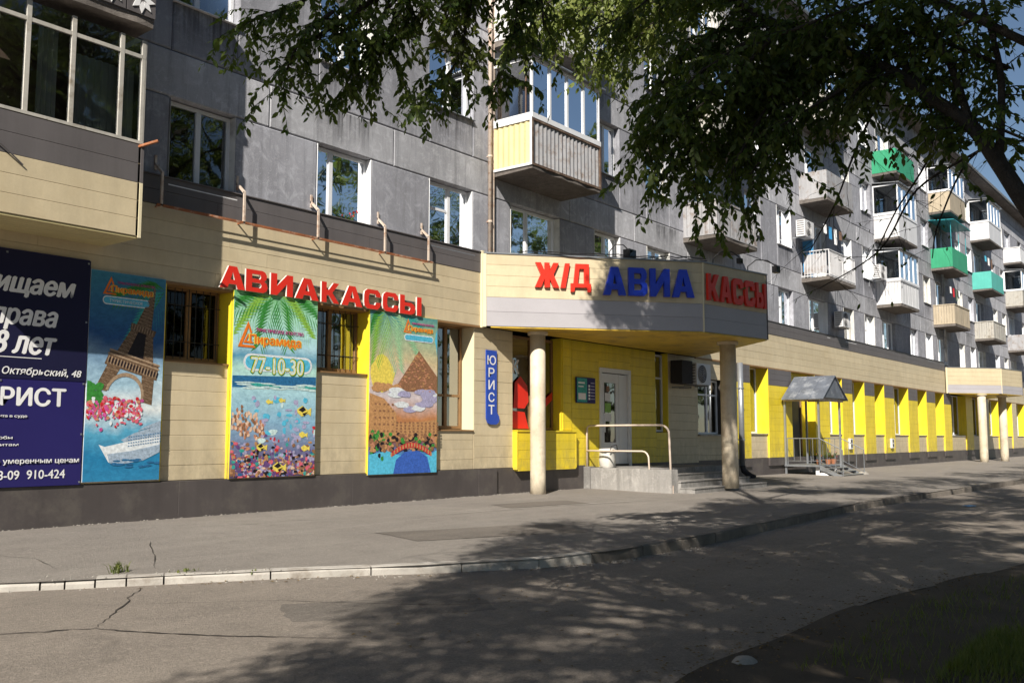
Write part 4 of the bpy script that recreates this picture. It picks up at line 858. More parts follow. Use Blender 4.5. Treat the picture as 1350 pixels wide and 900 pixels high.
quadt(tdk, [(-.14, .6), (.14, .6), (.07, 1.02), (-.07, 1.02)], d+.0010)
quadt(tmb, [(-.41, .38), (.41, .38), (.38, .62), (-.38, .62)], d+.0017); quadt(tmb, [(-.19, 1.0), (.19, 1.0), (.2, 1.1), (-.2, 1.1)], d+.0018)
quadt(tmb, [(-.12, 1.1), (.12, 1.1), (.015, 1.72), (-.015, 1.72)], d+.0014); lattice(-.12, -.015, .12, .015, 1.1, 1.72, 12)
for k in range(17): u = -.38+.047*k; quadt(tml, [(u, .4), (u+.012, .4), (u+.012, .52), (u, .52)], d+.0028); quadt(tdk, [(u+.016, .42), (u+.036, .42), (u+.036, .5), (u+.016, .5)], d+.0027)
quadt(tml, [(-.41, .54), (.41, .54), (.4, .565), (-.4, .565)], d+.0028); quadt(tml, [(-.4, .6), (.4, .6), (.39, .625), (-.39, .625)], d+.0028)
for k in range(9): u = -.18+.041*k; quadt(tml, [(u, 1.01), (u+.01, 1.01), (u+.01, 1.09), (u, 1.09)], d+.0028)
arc = [(.29*math.cos(a), .02+.34*math.sin(a)) for a in [PI*i/14 for i in range(15)]]; arc2 = [(.25*math.cos(a), .02+.28*math.sin(a)) for a in [PI*i/14 for i in range(15)]]
for p_, q_, r_, s_ in zip(arc, arc[1:], arc2[1:], arc2): quadt(tml, [p_, q_, r_, s_], d+.003)
tmb.build('printed_tower', 'p_iron', T); tml.build('printed_lattice', 'p_iron_lit', T, kind='stuff'); tdk.build('printed_shade', 'p_black', T, kind='stuff')
blobs(T, [(a0+random.uniform(0, .2), 1.72+random.uniform(-.12, .16), .07, .06, 'p_green') for _ in range(18)], d+.003)
blobs(T, [(a0+random.uniform(0, .82), 1.56+random.gauss(0, .07)-(.08 if i % 3 == 0 else 0)-.06*(i % 7 == 0), random.uniform(.012, .036), random.uniform(.012, .036), random.choice(['p_pink', 'p_red', 'p_pink', 'p_white', 'p_mag', 'p_coral'])) for i in range(210)], d+.0055, 'printed_flowers')
mb = MB(); F0.poly(mb, [(6.93, 1.06), (7.02, 1.03), (7.3, 1.09), (a1, 1.2), (a1, .95), (7.6, .84), (7.2, .78), (7.08, .82)], d+.001, .001); mb.build('printed_ship', 'p_white', T)
mb = MB(); F0.poly(mb, [(7.06, .93), (7.4, .97), (a1, 1.06), (a1, .95), (7.6, .84), (7.2, .78), (7.09, .82)], d+.0022, .0005); mb.build('printed_hull_shade', 'p_greyship', T)
mb = MB(); F0.poly(mb, [(7.25, 1.12), (7.45, 1.22), (a1, 1.34), (a1, 1.2), (7.3, 1.09)], d+.0016, .001); F0.poly(mb, [(7.5, 1.25), (7.6, 1.31), (a1, 1.4), (a1, 1.34)], d+.0016, .001); mb.build('printed_deck', 'p_greyship', T)
mb = MB()
for r_ in range(4):
    for j in range(14): xx = 7.36+j*.037; F0.poly(mb, [(xx, 1.03+.04*r_+.07*j/14), (xx+.022, 1.03+.04*r_+.07*j/14), (xx+.022, 1.045+.04*r_+.07*j/14), (xx, 1.045+.04*r_+.07*j/14)], d+.003, .0004)
mb.build('printed_windows', 'p_sea', T); blobs(T, [(7.15+random.uniform(0, .7), .8+random.uniform(-.05, .05), .06, .015, 'p_sea') for _ in range(16)], d+.003)
logo(T, 6.9, 3.12, .68, d+.002); plate(T, 6.9, 2.98, .72, .12, d+.001); plate(T, 6.915, 2.995, .69, .09, d+.002, 'p_sky'); text(F0, 'ТУРИСТИЧЕСКОЕ', 7.0, 3.02, .5, .04, d+.003, 'p_white', T, .01)
# poster 2: reef
T = board('reef_poster', 9.04, 10.72, .53, 3.44, PD+.008, PF, 'print_reef', 'tall poster with palm leaves, an orange triangle logo, phone number and coral reef', 'poster', 'yellow')
a0, a1, b0, b1 = 9.05, 10.71, .54, 3.43; T['cl'] = (a0, a1, b0, b1); d = PF+.0005
for an, L, m_ in ((250, 1.0, 'p_green'), (225, 1.1, 'p_lime'), (285, .95, 'p_green'), (315, 1.0, 'p_lime'), (205, 1.1, 'p_green'), (335, 1.1, 'p_green')): frond(T, F0, 9.87, 3.5, R(an), L, m_, d+random.uniform(0, .001), 13)
mb = MB(); F0.poly(mb, [(a0, 2.11), (a1, 2.16), (a1, 1.95), (a0, 1.93)], d, .0006); mb.build('printed_sea', 'p_sea', T); blobs(T, [(random.uniform(a0, a1), random.uniform(1.92, 2.02), .14, .012, 'p_foam') for _ in range(30)]+[(random.uniform(9.5, 10.8), 1.98+random.uniform(-.02, .03), .12, .02, 'p_teal') for _ in range(12)], d+.001)
logo(T, 9.13, 2.56, 1.12, d+.003); plate(T, 9.24, 2.2, 1.38, .27, d+.002); plate(T, 9.28, 2.235, 1.3, .2, d+.003, 'p_sky')
text(F0, '77-10-30', 9.38, 2.16, 1.06, .27, d+.005, 'p_green', T, .05); text(F0, '77-10-30', 9.39, 2.17, 1.04, .25, d+.006, 'p_yel', T, .03); text(F0, '77-10-30', 9.395, 2.175, 1.03, .24, d+.0065, 'p_foam', T, .0)
it = []
for i in range(120):
    an = random.uniform(-.4, 1.9); r_ = random.uniform(.12, .62); it.append((9.1+r_*math.cos(an)*.95, 1.22+r_*math.sin(an)*.7, .024, .034, random.choice(['p_coral2', 'p_coral', 'p_coral2', 'p_brown'])))
for i in range(620): 
    x = random.uniform(a0, a1); z = .55+abs(random.gauss(0, .24)); it.append((x, z, random.uniform(.012, .05), random.uniform(.01, .04), random.choice(['p_purple', 'p_coral', 'p_lilac', 'p_brown', 'p_pink', 'p_sand', 'p_black', 'p_lilac', 'p_purple', 'p_coral2', 'p_purple', 'p_teal', 'p_sand', 'p_black', 'p_brown', 'p_purple', 'p_sea', 'p_red'])))
blobs(T, it, d+.001, 'printed_coral')
blobs(T, [(random.uniform(9.4, 10.8), random.uniform(1.05, 1.8), random.uniform(.02, .09), random.uniform(.02, .06), random.choice(['p_lilac', 'p_foam', 'p_lilac', 'p_sky'])) for _ in range(45)], d+.0005, 'printed_water')
mb = MB()
for (x, z, s_) in ((10.45, 1.58, 1), (9.97, .68, .9), (10.5, .98, .6), (9.62, 1.0, .7), (10.45, 1.2, .6), (9.75, 1.72, .45), (10.0, 1.75, .45)):
    F0.poly(mb, [(x-.13*s_, z+.04*s_), (x-.02*s_, z+.1*s_), (x+.1*s_, z+.03*s_), (x+.17*s_, z+.07*s_), (x+.16*s_, z-.07*s_), (x+.1*s_, z-.03*s_), (x-.03*s_, z-.08*s_), (x-.12*s_, z-.02*s_)], d+.004, .0006)
mb.build('printed_fish', 'p_yel', T, kind='stuff'); mb = MB()
for (x, z, s_) in ((10.45, 1.58, 1), (9.97, .68, .9), (9.62, 1.0, .7)): F0.poly(mb, [(x-.1*s_, z+.03*s_), (x, z+.09*s_), (x+.06*s_, z+.03*s_), (x-.02*s_, z-.01*s_)], d+.005, .0006); F0.poly(mb, [(x-.02*s_, z-.03*s_), (x+.1*s_, z+.0*s_), (x+.02*s_, z-.07*s_)], d+.005, .0006)
mb.build('printed_fish', 'p_black', T, kind='stuff')
# poster 3: pyramid and resort
T = board('pyramid_poster', 11.93, 13.72, .5, 3.43, PD+.008, PF, 'print_egypt', 'tall poster with a palm leaf, brown pyramid and a hotel pool with a bridge', 'poster', 'yellow')
a0, a1, b0, b1 = 11.94, 13.71, .51, 3.42; T['cl'] = (a0, a1, b0, b1); d = PF+.0005
blob(T, 12.25, 2.3, .3, .34, 'p_yel', d, 16, .1)
for an, L, m_ in ((285, 1.2, 'p_palegreen'), (255, 1.1, 'p_lime'), (310, 1.2, 'p_palegreen'), (235, 1.0, 'p_green'), (335, 1.0, 'p_teal')): frond(T, F0, 12.35, 3.55, R(an), L, m_, d+.001+random.uniform(0, .001), 14)
mb = MB(); F0.poly(mb, [(12.55, 2.02), (13.2, 2.78), (a1, 2.32), (a1, 2.0)], d+.003, .0006); mb.build('printed_pyramid', 'p_brown', T)
blobs(T, [(x_, z_, .03, .012, random.choice(['p_sand', 'p_coral', 'p_brown'])) for x_, z_ in [(13.2+random.uniform(-.62, .48)*(2.78-z)/.76, z) for z in [random.uniform(2.02, 2.72) for _ in range(170)]]], d+.004, 'printed_stones')
blobs(T, [(random.uniform(12.05, 12.7), 2.02+random.uniform(0, .1), .1, .05, 'p_sand') for _ in range(14)]+[(random.uniform(12.4, 13.8), random.uniform(1.65, 2.02), .2, .06, random.choice(['p_lilac', 'p_white'])) for _ in range(16)], d+.004)
mb = MB(); F0.poly(mb, [(a0, 1.95), (12.3, 1.86), (12.62, 1.6), (12.62, 1.1), (a0, 1.0)], d+.003, .0006); F0.poly(mb, [(12.6, 1.42), (13.3, 1.46), (a1, 1.5), (a1, 1.1), (12.6, 1.1)], d+.0025, .0006); mb.build('printed_hotel', 'p_sand', T)
mb = MB()
for r_ in range(6):
    for j in range(16): x = 12.06+j*.11+random.uniform(-.01, .01); z = 1.14+r_*(.12 if x < 12.6 else .055); F0.poly(mb, [(x, z), (x+.05, z), (x+.05, z+.035), (x, z+.035)], d+.0045, .0004)
mb.build('printed_arches', 'p_brown', T, kind='stuff')
blobs(T, [(random.uniform(a0, a1), random.uniform(.92, 1.22), .05, .035, random.choice(['p_brown', 'p_green', 'p_black', 'p_coral', 'p_brown', 'p_sand'])) for _ in range(150)]+[(a0+random.uniform(0, .35), random.uniform(.75, 1.3), .04, .05, random.choice(['p_green', 'p_black'])) for _ in range(26)], d+.005)
mb = MB(); F0.poly(mb, [(a0, .86), (12.4, .92), (12.7, .84), (13.5, .84), (a1, .92), (a1, b0), (a0, b0)], d+.006, .0006); mb.build('printed_pool', 'p_sky', T)
mb = MB(); F0.poly(mb, [(12.55, .51), (12.62, .76), (12.85, .9), (13.2, .92), (13.45, .8), (13.55, .51)], d+.007, .0006); mb.build('printed_pool', 'p_pool', T)
mb = MB(); A_ = [(12.5+1.05*i/14, .86+.17*math.sin(PI*i/14)) for i in range(15)]
for p_, q_ in zip(A_, A_[1:]): F0.poly(mb, [(p_[0], p_[1]-.05), (q_[0], q_[1]-.05), (q_[0], q_[1]+.04), (p_[0], p_[1]+.04)], d+.008, .0006)
mb.build('printed_bridge', 'p_red', T); mb = MB()
for x, z in A_: F0.poly(mb, [(x-.02, z-.04), (x+.02, z-.04), (x+.02, z+.03), (x-.02, z+.03)], d+.009, .0004)
mb.build('printed_bridge', 'p_sand', T)
blob(T, 13.8, 3.0, .16, .3, 'p_sky', d+.003); logo(T, 12.78, 3.1, .72, d+.004); plate(T, 12.8, 2.95, .8, .13, d+.004); plate(T, 12.82, 2.967, .76, .095, d+.005, 'p_sky')
# small blue lawyer sign
T = thing('lawyer_sign', 'narrow vertical blue sign reading ЮРИСТ on the cream wall', 'sign', F0.p(15.4, 1.45, 0))
mb = MB(); F0.poly(mb, [(15.28, 1.55), (15.33, 1.46), (15.42, 1.43), (15.6, 1.43), (15.68, 1.47), (15.71, 1.52), (15.7, 1.6), (15.64, 1.66), (15.62, 1.72), (15.62, 2.96), (15.27, 2.96)], .02, .02); mb.build('sign_board', 'sign_blue', T)
for i, ch in enumerate('ЮРИСТ'): text(F0, ch, 15.345 if ch != 'Ю' else 15.31, 2.66-i*.255, .19 if ch != 'Ю' else .27, .19, .043, 'printwhite', T, .015)
# plaque
T = thing('wall_plaque', 'dark blue and teal notice board on the yellow wall left of the door', 'sign', F0.p(18.9, 1.95, 0))
mb = MB(); F0.box(mb, 18.56, 19.36, 1.97, 2.57, .02, .05); mb.build('sign_board', 'navy', T); mb = MB(); F0.box(mb, 18.58, 19.0, 1.99, 2.55, .05, .054); mb.build('printed_panel', 'p_teal', T)
mb = MB(); F0.box(mb, 18.63, 18.94, 2.05, 2.2, .054, .056); F0.box(mb, 18.63, 18.9, 2.42, 2.46, .054, .056); F0.box(mb, 18.63, 18.85, 2.34, 2.37, .054, .056); [F0.box(mb, 19.06, 19.13, 2.05+.075*i, 2.1+.075*i, .05, .054) for i in range(5)]; mb.build('printed_lines', 'printwhite', T)
mb = MB(); [F0.box(mb, 19.16, 19.33, 2.06+.075*i, 2.085+.075*i, .05, .053) for i in range(6)]; mb.build('printed_lines', 'p_lilac', T)

# ============================================================ WALL RACK with brackets over the letters
T = thing('laundry_rack', 'rusty rail on bent pale brackets under the first row of windows', 'rack', (11, 0, 4.5))
mb = MB(); mb.box(7.6, 13.45, -.215, -.195, 4.475, 4.505); mb.build('rail', 'rust', T); mb = MB(); mb.box(7.62, 13.4, -.15, -.14, 4.48, 4.5); mb.build('rail', 'rust', T)
for x in (7.67, 9.1, 10.6, 12.17, 13.33):
    mb = MB(); w_ = .018
    mb.box(x-w_, x+w_, -.025, -.004, 5.04, 5.26); mb.add([(x-w_, -.004, 5.16), (x+w_, -.004, 5.16), (x+w_, -.215, 4.98), (x-w_, -.215, 4.98), (x-w_, -.004, 5.12), (x+w_, -.004, 5.12), (x+w_, -.195, 4.95), (x-w_, -.195, 4.95)], [(0, 3, 2, 1), (4, 5, 6, 7), (0, 4, 7, 3), (1, 2, 6, 5), (2, 3, 7, 6), (0, 1, 5, 4)])
    mb.box(x-w_, x+w_, -.215, -.19, 4.47, 4.98); mb.build('bracket', 'palepaint', T); mb = MB(); mb.box(x-.012, x+.012, -.195, -PD, 4.48, 4.495); mb.build('brace', 'rust', T)

# ============================================================ LANDING, STEPS, HANDRAIL
T = thing('entrance_steps', 'grey concrete landing and steps in front of the white glazed door', 'steps', (21, -1.2, 0))
mb = MB(); mb.box(18.95, 22.7, -2.36, -.03, -.3, .47); 
lb = MB(); lb.box(18.95, 22.7, -1.7, -.03, -.3, .47); lb.build('landing', 'step_concrete', T)
def rstep(y0, y1, z, xe, x0=19.2):
    mb = MB(); mb.prism([(x0, y1), (x0, y0+.05), (x0+.05, y0), (xe-.08, y0), (xe, y0+.08), (xe, y1)], -.3, z-.02); mb.prism([(x0-.01, y1), (x0-.01, y0+.03), (x0+.03, y0-.015), (xe-.06, y0-.015), (xe+.015, y0+.06), (xe+.015, y1)], z-.019, z); mb.build('step', 'step_concrete', T)
rstep(-2.02, -1.701, .34, 22.8); rstep(-2.34, -2.021, .2, 22.95); rstep(-2.68, -2.341, .06, 23.2)
mb = MB(); mb.box(18.9, 19.19, -2.3, -1.701, -.3, .463); mb.box(18.86, 19.06, -.2, -.03, -.3, .5); mb.build('cheek_wall', 'step_concrete', T)
mb = MB(); mb.box(18.9, 18.949, -1.701, -.2, -.3, .465); mb.build('landing_face', 'step_concrete', T)
def arc_rail(x, za, ye, ra, zend): return [(x, -.06, .47), (x, -.06, za-.05), (x, -.1, za-.012), (x, -.16, za)]+[(x, -.16+(ye+ra+.16)*i/4, za) for i in (1, 2, 3, 4)]+[(x, ye+ra-ra*math.sin(a), za-ra+ra*math.cos(a)) for a in (R(25), R(50), R(75), R(90))]+[(x, ye-.04, zend)]
T = thing('handrail', 'pale bent pipe handrail on the left side of the entrance landing', 'railing', (18.95, -1.2, 0))
mb = MB(); mb.tube(arc_rail(18.97, 1.44, -2.22, .2, -.08), .025, 8); mb.build('top_rail', 'rail', T, smooth=True)
mb = MB(); pts = arc_rail(18.93, .86, -1.72, .16, -.07); mb.tube([(18.95, -.06, .86)]+pts[4:], .02, 8); mb.build('lower_rail', 'rail', T, smooth=True)
mb = MB(); mb.cyl(18.97, -2.26, -.1, .12, .05, 10); mb.build('post_foot', 'palepaint', T)
# white bag on the landing
cq = lambda t: math.copysign(abs(t)**.6, t)
T = thing('white_bag', 'pale crumpled bag standing on the landing beside the door', 'bag', (19.25, -.45, .47)); mb = MB(); n_ = 12; vs = []
for k, (z, r_) in enumerate(((0, .13), (.04, .15), (.2, .16), (.36, .15), (.43, .17), (.44, .12))):
    for i in range(n_): a = 2*PI*i/n_; q = r_*(1+.12*noise.noise((math.cos(a)*2, math.sin(a)*2, k))); vs.append((19.28+q*1.2*cq(math.cos(a)), -.42+q*cq(math.sin(a)), .47+z+.03*noise.noise((math.cos(a), math.sin(a), k))))
mb.add(vs, [(k*n_+i, k*n_+(i+1) % n_, (k+1)*n_+(i+1) % n_, (k+1)*n_+i) for k in range(5) for i in range(n_)]+[tuple(range(5*n_, 6*n_))]); mb.build('sack', 'bag', T, smooth=True)
mb = MB(); mb.tube([(19.28+.21*math.cos(t), -.42+.175*math.sin(t), .85+.012*math.sin(3*t)) for t in [2*PI*i/14 for i in range(15)]], .02, 6, False); mb.build('dark_rim', 'dark', T)
mb = MB(); mb.tube([(19.1, -.6, .83), (19.12, -.64, .97), (19.3, -.66, 1.0), (19.45, -.6, .85)], .012, 5); mb.build('strap', 'dark', T)

# ============================================================ AIR CONDITIONERS
def ac(x, z, label, y=-.08, w=.85, h=.58, dd=.32):
    T = thing('air_conditioner', label, 'air conditioner', (x, y, z)); y1 = y-.12; y0 = y1-dd
    mb = MB(); mb.box(x, x+w, y0, y1, z, z+h); mb.build('casing', 'board_white', T)
    mb = MB(); cx, cz = x+w*.38, z+h*.5; mb.tube([(cx, y0-.012, cz), (cx, y0-.002, cz)], h*.43, 18); fg = mb.build('fan_grille', 'dark', T)
    mb = MB()
    for k in range(5): r_ = h*.43*(k+1)/5; mb.tube([(cx+r_*math.cos(a), y0-.018, cz+r_*math.sin(a)) for a in [2*PI*i/16 for i in range(17)]], .005, 4, False)
    mb.build('wire_rings', 'board_white', fg)
    mb = MB()
    for k in range(7): zz = z+.06+k*(h-.12)/6; mb.box(x-.006, x-.001, y0+.04, y1-.04, zz, zz+.025)
    mb.build('side_louvre', 'siding_grey', T)
    mb = MB(); [mb.box(q-.015, q+.015, y0+.03, y+.08, z-.04, z-.004) for q in (x+.1, x+w-.1)]; [mb.box(q-.015, q+.015, y+.04, y+.08, z-.3, z-.04) for q in (x+.1, x+w-.1)]; mb.build('bracket', 'metal', T)
    return T
ac(23.85, 2.62, 'white air conditioner under the near canopy beside the dark window', -.0)
ac(35.75, 5.3, 'white air conditioner on the wall just above the cream band, below the railed balcony', -.0)
ac(32.0, 8.1, 'white air conditioner left of the open white railed balcony')
ac(40.3, 7.72, 'white air conditioner left of the white glazed balcony stack')
T = thing('awning_unit', 'dark metal box hanging on the wall by the pier under the near canopy', 'box', (23.4, 0, 2.5)); mb = MB(); mb.box(23.12, 23.72, -.38, -.04, 2.62, 3.24); mb.build('box_case', 'dark', T); mb = MB(); [mb.box(q, q+.02, -.4, -.02, 2.5, 2.54) for q in (23.2, 23.6)]; mb.build('bracket', 'metal', T)
# ============================================================ DOWNPIPES
def pipe(x, y, z0, z1, r, label, mat='metal', rings=3):
    T = thing('downpipe', label, 'drainpipe', (x, y, z0)); mb = MB(); mb.tube([(x, y, z0), (x, y, z1)], r, 12); mb.build('pipe', mat, T, smooth=True)
    for i in range(rings): z = z0+(z1-z0)*(i+.5)/rings; mb = MB(); mb.tube([(x, y, z-.02), (x, y, z+.02)], r*1.2, 12); mb.box(x-.012, x+.012, y, y+.16, z-.012, z+.012); mb.build('clamp', mat, T)
    return T
T = pipe(15.33, -.08, 4.95, 16.1, .045, 'thin weathered brown pipe up the wall left of the yellow sided balcony', 'palepaint', 8)
mb = MB().tube([(15.47, -.05, 4.95), (15.47, -.05, 16.0)], .03, 8); mb.build('second_pipe', 'palepaint', T)
T = pipe(26.95, -.3, .35, 3.4, .085, 'bluish metal downpipe between the shaded column and the first yellow pier', 'metal', 2)
mb = MB().tube([(26.95, -.3, .35), (26.95, -.34, .2), (26.95, -.55, .05), (26.95, -.68, .0)], .085, 12); mb.build('outlet', 'dark', T)
T = pipe(51.75, -.14, 5.0, 15.9, .075, 'tall metal downpipe from the eave beside the green balcony', 'metal', 8)
mb = MB().tube([(51.75, -.14, 15.9), (51.75, -.2, 16.0), (51.75, -.6, 16.2)], .075, 10); mb.build('swan_neck', 'metal', T)

# ============================================================ METAL PORCH
T = thing('metal_porch', 'small metal porch with a gabled tin roof, railings and steps at a dark doorway', 'porch', (31.7, -.7, 0))
xl, xr_, yf = 30.7, 32.7, -1.25
for x, y, z0, z1 in ((xl+.04, -.12, -.05, 2.5), (xl+.04, yf, .3, 2.5), (xr_-.06, yf-.02, -.1, 2.5), (xr_-.06, -.12, .3, 2.5)): mb = MB(); mb.box(x-.03, x+.03, y-.03, y+.03, z0, z1); mb.build('post', 'metal', T)
mb = MB(); mb.box(xl-.05, xr_+.05, yf, -.1, .24, .3); mb.build('platform', 'metal', T)
for x in (xl+.1, xr_-.4): mb = MB(); mb.box(x, x+.12, yf+.05, yf+.17, -.1, .24); mb.build('pedestal', 'board_white', T)
ez, rz, xm = 2.5, 3.22, (xl+xr_)/2; ov = .18
for s_, xe in ((-1, xl-ov), (1, xr_+ov)):
    mb = MB(); mb.add([(xm, .0-.1, rz), (xm, yf-.25, rz), (xe, yf-.25, ez-.06), (xe, -.1, ez-.06), (xm, -.1, rz-.03), (xm, yf-.25, rz-.03), (xe, yf-.25, ez-.09), (xe, -.1, ez-.09)], [(0, 1, 2, 3), (7, 6, 5, 4), (1, 5, 6, 2), (2, 6, 7, 3), (0, 3, 7, 4)]); rs = mb.build('roof_slope', 'roofmetal', T)
    for k in range(1, 3):
        y = -.1+(yf-.15)*k/3; sx = MB(); sx.add([(xm, y-.012, rz+.012), (xm, y+.012, rz+.012), (xe, y+.012, ez-.045), (xe, y-.012, ez-.045), (xm, y-.012, rz), (xm, y+.012, rz), (xe, y+.012, ez-.06), (xe, y-.012, ez-.06)], [(0, 1, 2, 3), (0, 3, 7, 4), (1, 5, 6, 2), (2, 6, 7, 3)]); sx.build('roof_seam', 'roofmetal', rs)
mb = MB(); mb.add([(xl-.12, yf-.2, ez-.03), (xr_+.12, yf-.2, ez-.03), (xm, yf-.2, rz-.05), (xl-.12, yf-.17, ez-.03), (xr_+.12, yf-.17, ez-.03), (xm, yf-.17, rz-.05)], [(0, 1, 2), (5, 4, 3), (0, 3, 4, 1), (1, 4, 5, 2), (2, 5, 3, 0)]); mb.build('gable_sheet', 'roofmetal', T)
mb = MB(); mb.box(xl-.1, xr_+.1, yf-.1, yf-.06, ez-.14, ez-.05); mb.box(xl-.02, xl+.04, yf, -.1, ez-.14, ez-.05); mb.build('roof_beam', 'palepaint', T)
def rail_line(p, q, T, n=6, h=.85):
    p, q = Vector(p), Vector(q); up = Vector((0, 0, 1)); mb = MB(); mb.tube([p+up*h, q+up*h], .016, 6); mb.tube([p+up*.12, q+up*.12], .01, 5)
    for i in range(n+1): a = p+(q-p)*i/n; mb.tube([a+(up*.0 if i in (0, n) else up*.12), a+up*h], .014 if i in (0, n) else .009, 5)
    return mb.build('railing', 'metal', T)
rail_line((xl, -.2, .3), (xl, yf, .3), T, 5); rail_line((xl, yf, .3), (xl+.0, yf-.75, -.07), T, 3); rail_line((xr_+.05, yf, .3), (xr_+.05, yf-.75, -.07), T, 3); rail_line((xr_+.05, -.2, .3), (xr_+.05, yf, .3), T, 5)
for i in range(3): mb = MB(); z = .2-.1*i; mb.box(xl+.02, xr_, yf-.25*(i+1), yf-.25*i, z-.02, z); mb.build('stair_tread', 'metal', T)
for x in (xl+.0, xr_+.03): mb = MB(); mb.add([(x, yf, .3), (x+.04, yf, .3), (x+.04, yf-.8, -.07), (x, yf-.8, -.07), (x, yf, .14), (x+.04, yf, .14), (x+.04, yf-.62, -.1), (x, yf-.62, -.1)], [(0, 1, 2, 3), (4, 7, 6, 5), (0, 3, 7, 4), (1, 5, 6, 2), (2, 6, 7, 3)]); mb.build('stringer', 'metal', T)
def stone(x, y, z, r, label, mat='stone', h=.7):
    mb = MB(); n_ = 10; vs = [(x, y, z+r*h)]
    for k in range(1, 4):
        for i in range(n_): a = 2*PI*i/n_; q = r*math.sin(k*PI/7)*1.05*(1+.2*noise.noise((x+math.cos(a)*1.5, y+math.sin(a)*1.5, k))); vs.append((x+q*math.cos(a)*1.3, y+q*math.sin(a), z+r*h*math.cos(k*PI/6.2)))
    mb.add(vs, [(0, 1+i, 1+(i+1) % n_) for i in range(n_)]+[(1+k*n_+i, 1+k*n_+n_*1+i, 1+(k+1)*n_+(i+1) % n_, 1+k*n_+(i+1) % n_) for k in range(2) for i in range(n_)])
    o = mb.build('stone', mat, smooth=True); o['label'] = label; o['category'] = 'stone'; return o
stone(31.0, -1.35, -.04, .24, 'pale lump of rock under the metal porch platform', 'board_white'); stone(32.9, -1.9, -.06, .2, 'grey rubble lump beside the porch steps', 'stone')
stone(5.62, -9.98, -.25, .1, 'small pale stone on the shaded road at the bottom edge', 'stone', .8)
# flower pots at the porch
def plant(x, y, z, label, r=.14, leaf='leaf', flower=None, n=26, name='potted_plant', pot=True):
    T = thing(name, label, 'plant', (x, y, z)); 
    if pot: mb = MB(); mb.tube([(x, y, z), (x, y, z+.16)], [.07, .1], 12); mb.build('flower_pot', 'pot', T)
    h0 = .16 if pot else 0; mb = MB(); fl = MB()
    for i in range(n):
        a = random.uniform(0, 2*PI); tl_ = random.uniform(.3, 1); d_ = Vector((math.cos(a)*r*tl_, math.sin(a)*r*tl_, random.uniform(.4, 1.4)*r)); p = Vector((x, y, z+h0)); s_ = Vector((-math.sin(a), math.cos(a), 0))*.022
        mb.add([p+d_*.35, p+d_*.7+s_, p+d_*1.05, p+d_*.7-s_], [(0, 1, 2, 3)])
        if flower and i % 4 == 0: q = p+d_*1.1; fl.add([q+Vector((.025, 0, 0)), q+Vector((0, 0, .025)), q-Vector((.025, 0, 0)), q-Vector((0, .02, .025))], [(0, 1, 2, 3)])
    mb.build('foliage', leaf, T)
    if flower: fl.build('blossom', flower, T)
    return T
plant(31.2, -1.05, .3, 'small potted plant on the porch platform, by its left railing', .16, 'leaf_pale_sunlit', 'orange'); plant(31.9, -1.1, .3, 'leafy pot plant in the middle of the porch front', .2); plant(32.4, -1.1, .3, 'pot plant with reddish flowers beside the porch steps', .18, 'leaf', 'red')
plant(11.65, .26, 4.92, 'red flowering geranium inside the second window over the cream band', .2, 'leaf', 'red', 50, 'geranium', False)
plant(11.3, .28, 4.92, 'green house plant left of the geranium behind the window', .2, 'leaf', None, 40, 'house_plant', False)
# weeds by the kerb, litter
def weeds(x, y, z, n, r, h, label, cat='plant', name='weed', mat='grass'):
    mb = MB()
    for i in range(n):
        a = random.uniform(0, 2*PI); q = random.uniform(0, r); p = Vector((x+q*math.cos(a)*1.6, y+q*math.sin(a), z-.01)); b = random.uniform(0, 2*PI); lean = Vector((math.cos(b), math.sin(b), 0))*h*random.uniform(.2, .8); hh = h*random.uniform(.4, 1); s_ = Vector((-math.sin(b), math.cos(b), 0))*random.uniform(.003, .008)
        mb.add([p-s_, p+s_, p+lean*.4+Vector((0, 0, hh*.7))+s_, p+lean*.4+Vector((0, 0, hh*.7))-s_, p+lean+Vector((0, 0, hh))], [(0, 1, 2, 3), (3, 2, 4)])
    o = mb.build(name, mat); o['label'] = label; o['category'] = cat; return o
weeds(5.03, -3.95, -.11, 60, .07, .12, 'small green weed growing from the broken kerb on the left'); weeds(5.5, -4.35, -.11, 30, .12, .04, 'low dry weeds along the kerb joint right of the green weed')
weeds(5.9, -4.85, -.13, 14, .05, .05, 'tiny grass sprig at the long pale kerb stone')
mb = MB()
for i in range(5200):
    x = random.uniform(5.6, 11) if i % 5 == 0 else random.gauss(6.75, .42); yb = verge_y(x)-.3; y = yb-.1-abs(random.gauss(.3, .5)) if i % 5 == 0 else -11.0-abs(random.gauss(0, .28)); z = road_z(x, verge_y(x)-.06)+.004; a = random.uniform(0, 2*PI); h = random.uniform(.03, .11); l = Vector((math.cos(a), math.sin(a), 0)); s_ = Vector((-math.sin(a), math.cos(a), 0))*.004; p = Vector((x, y, z-.005))
    mb.add([p-s_, p+s_, p+l*h*.6+Vector((0, 0, h))], [(0, 1, 2)])
o = mb.build('grass', 'grass', kind='stuff')
mb = MB()
for i in range(240):
    t = random.random(); x = random.uniform(4.6, 12); y = random.uniform(-10.9, -7.2) if t < .7 else kerb_y(x)-random.uniform(.02, .3); z = road_z(x, y)+.006; s_ = random.uniform(.01, .028); a = random.uniform(0, 6); c_, q_ = math.cos(a)*s_, math.sin(a)*s_
    mb.add([(x-c_, y-q_, z), (x+q_*.5, y-c_*.5, z+.006), (x+c_, y+q_, z+.003), (x-q_*.5, y+c_*.5, z+.008)], [(0, 1, 2, 3)])
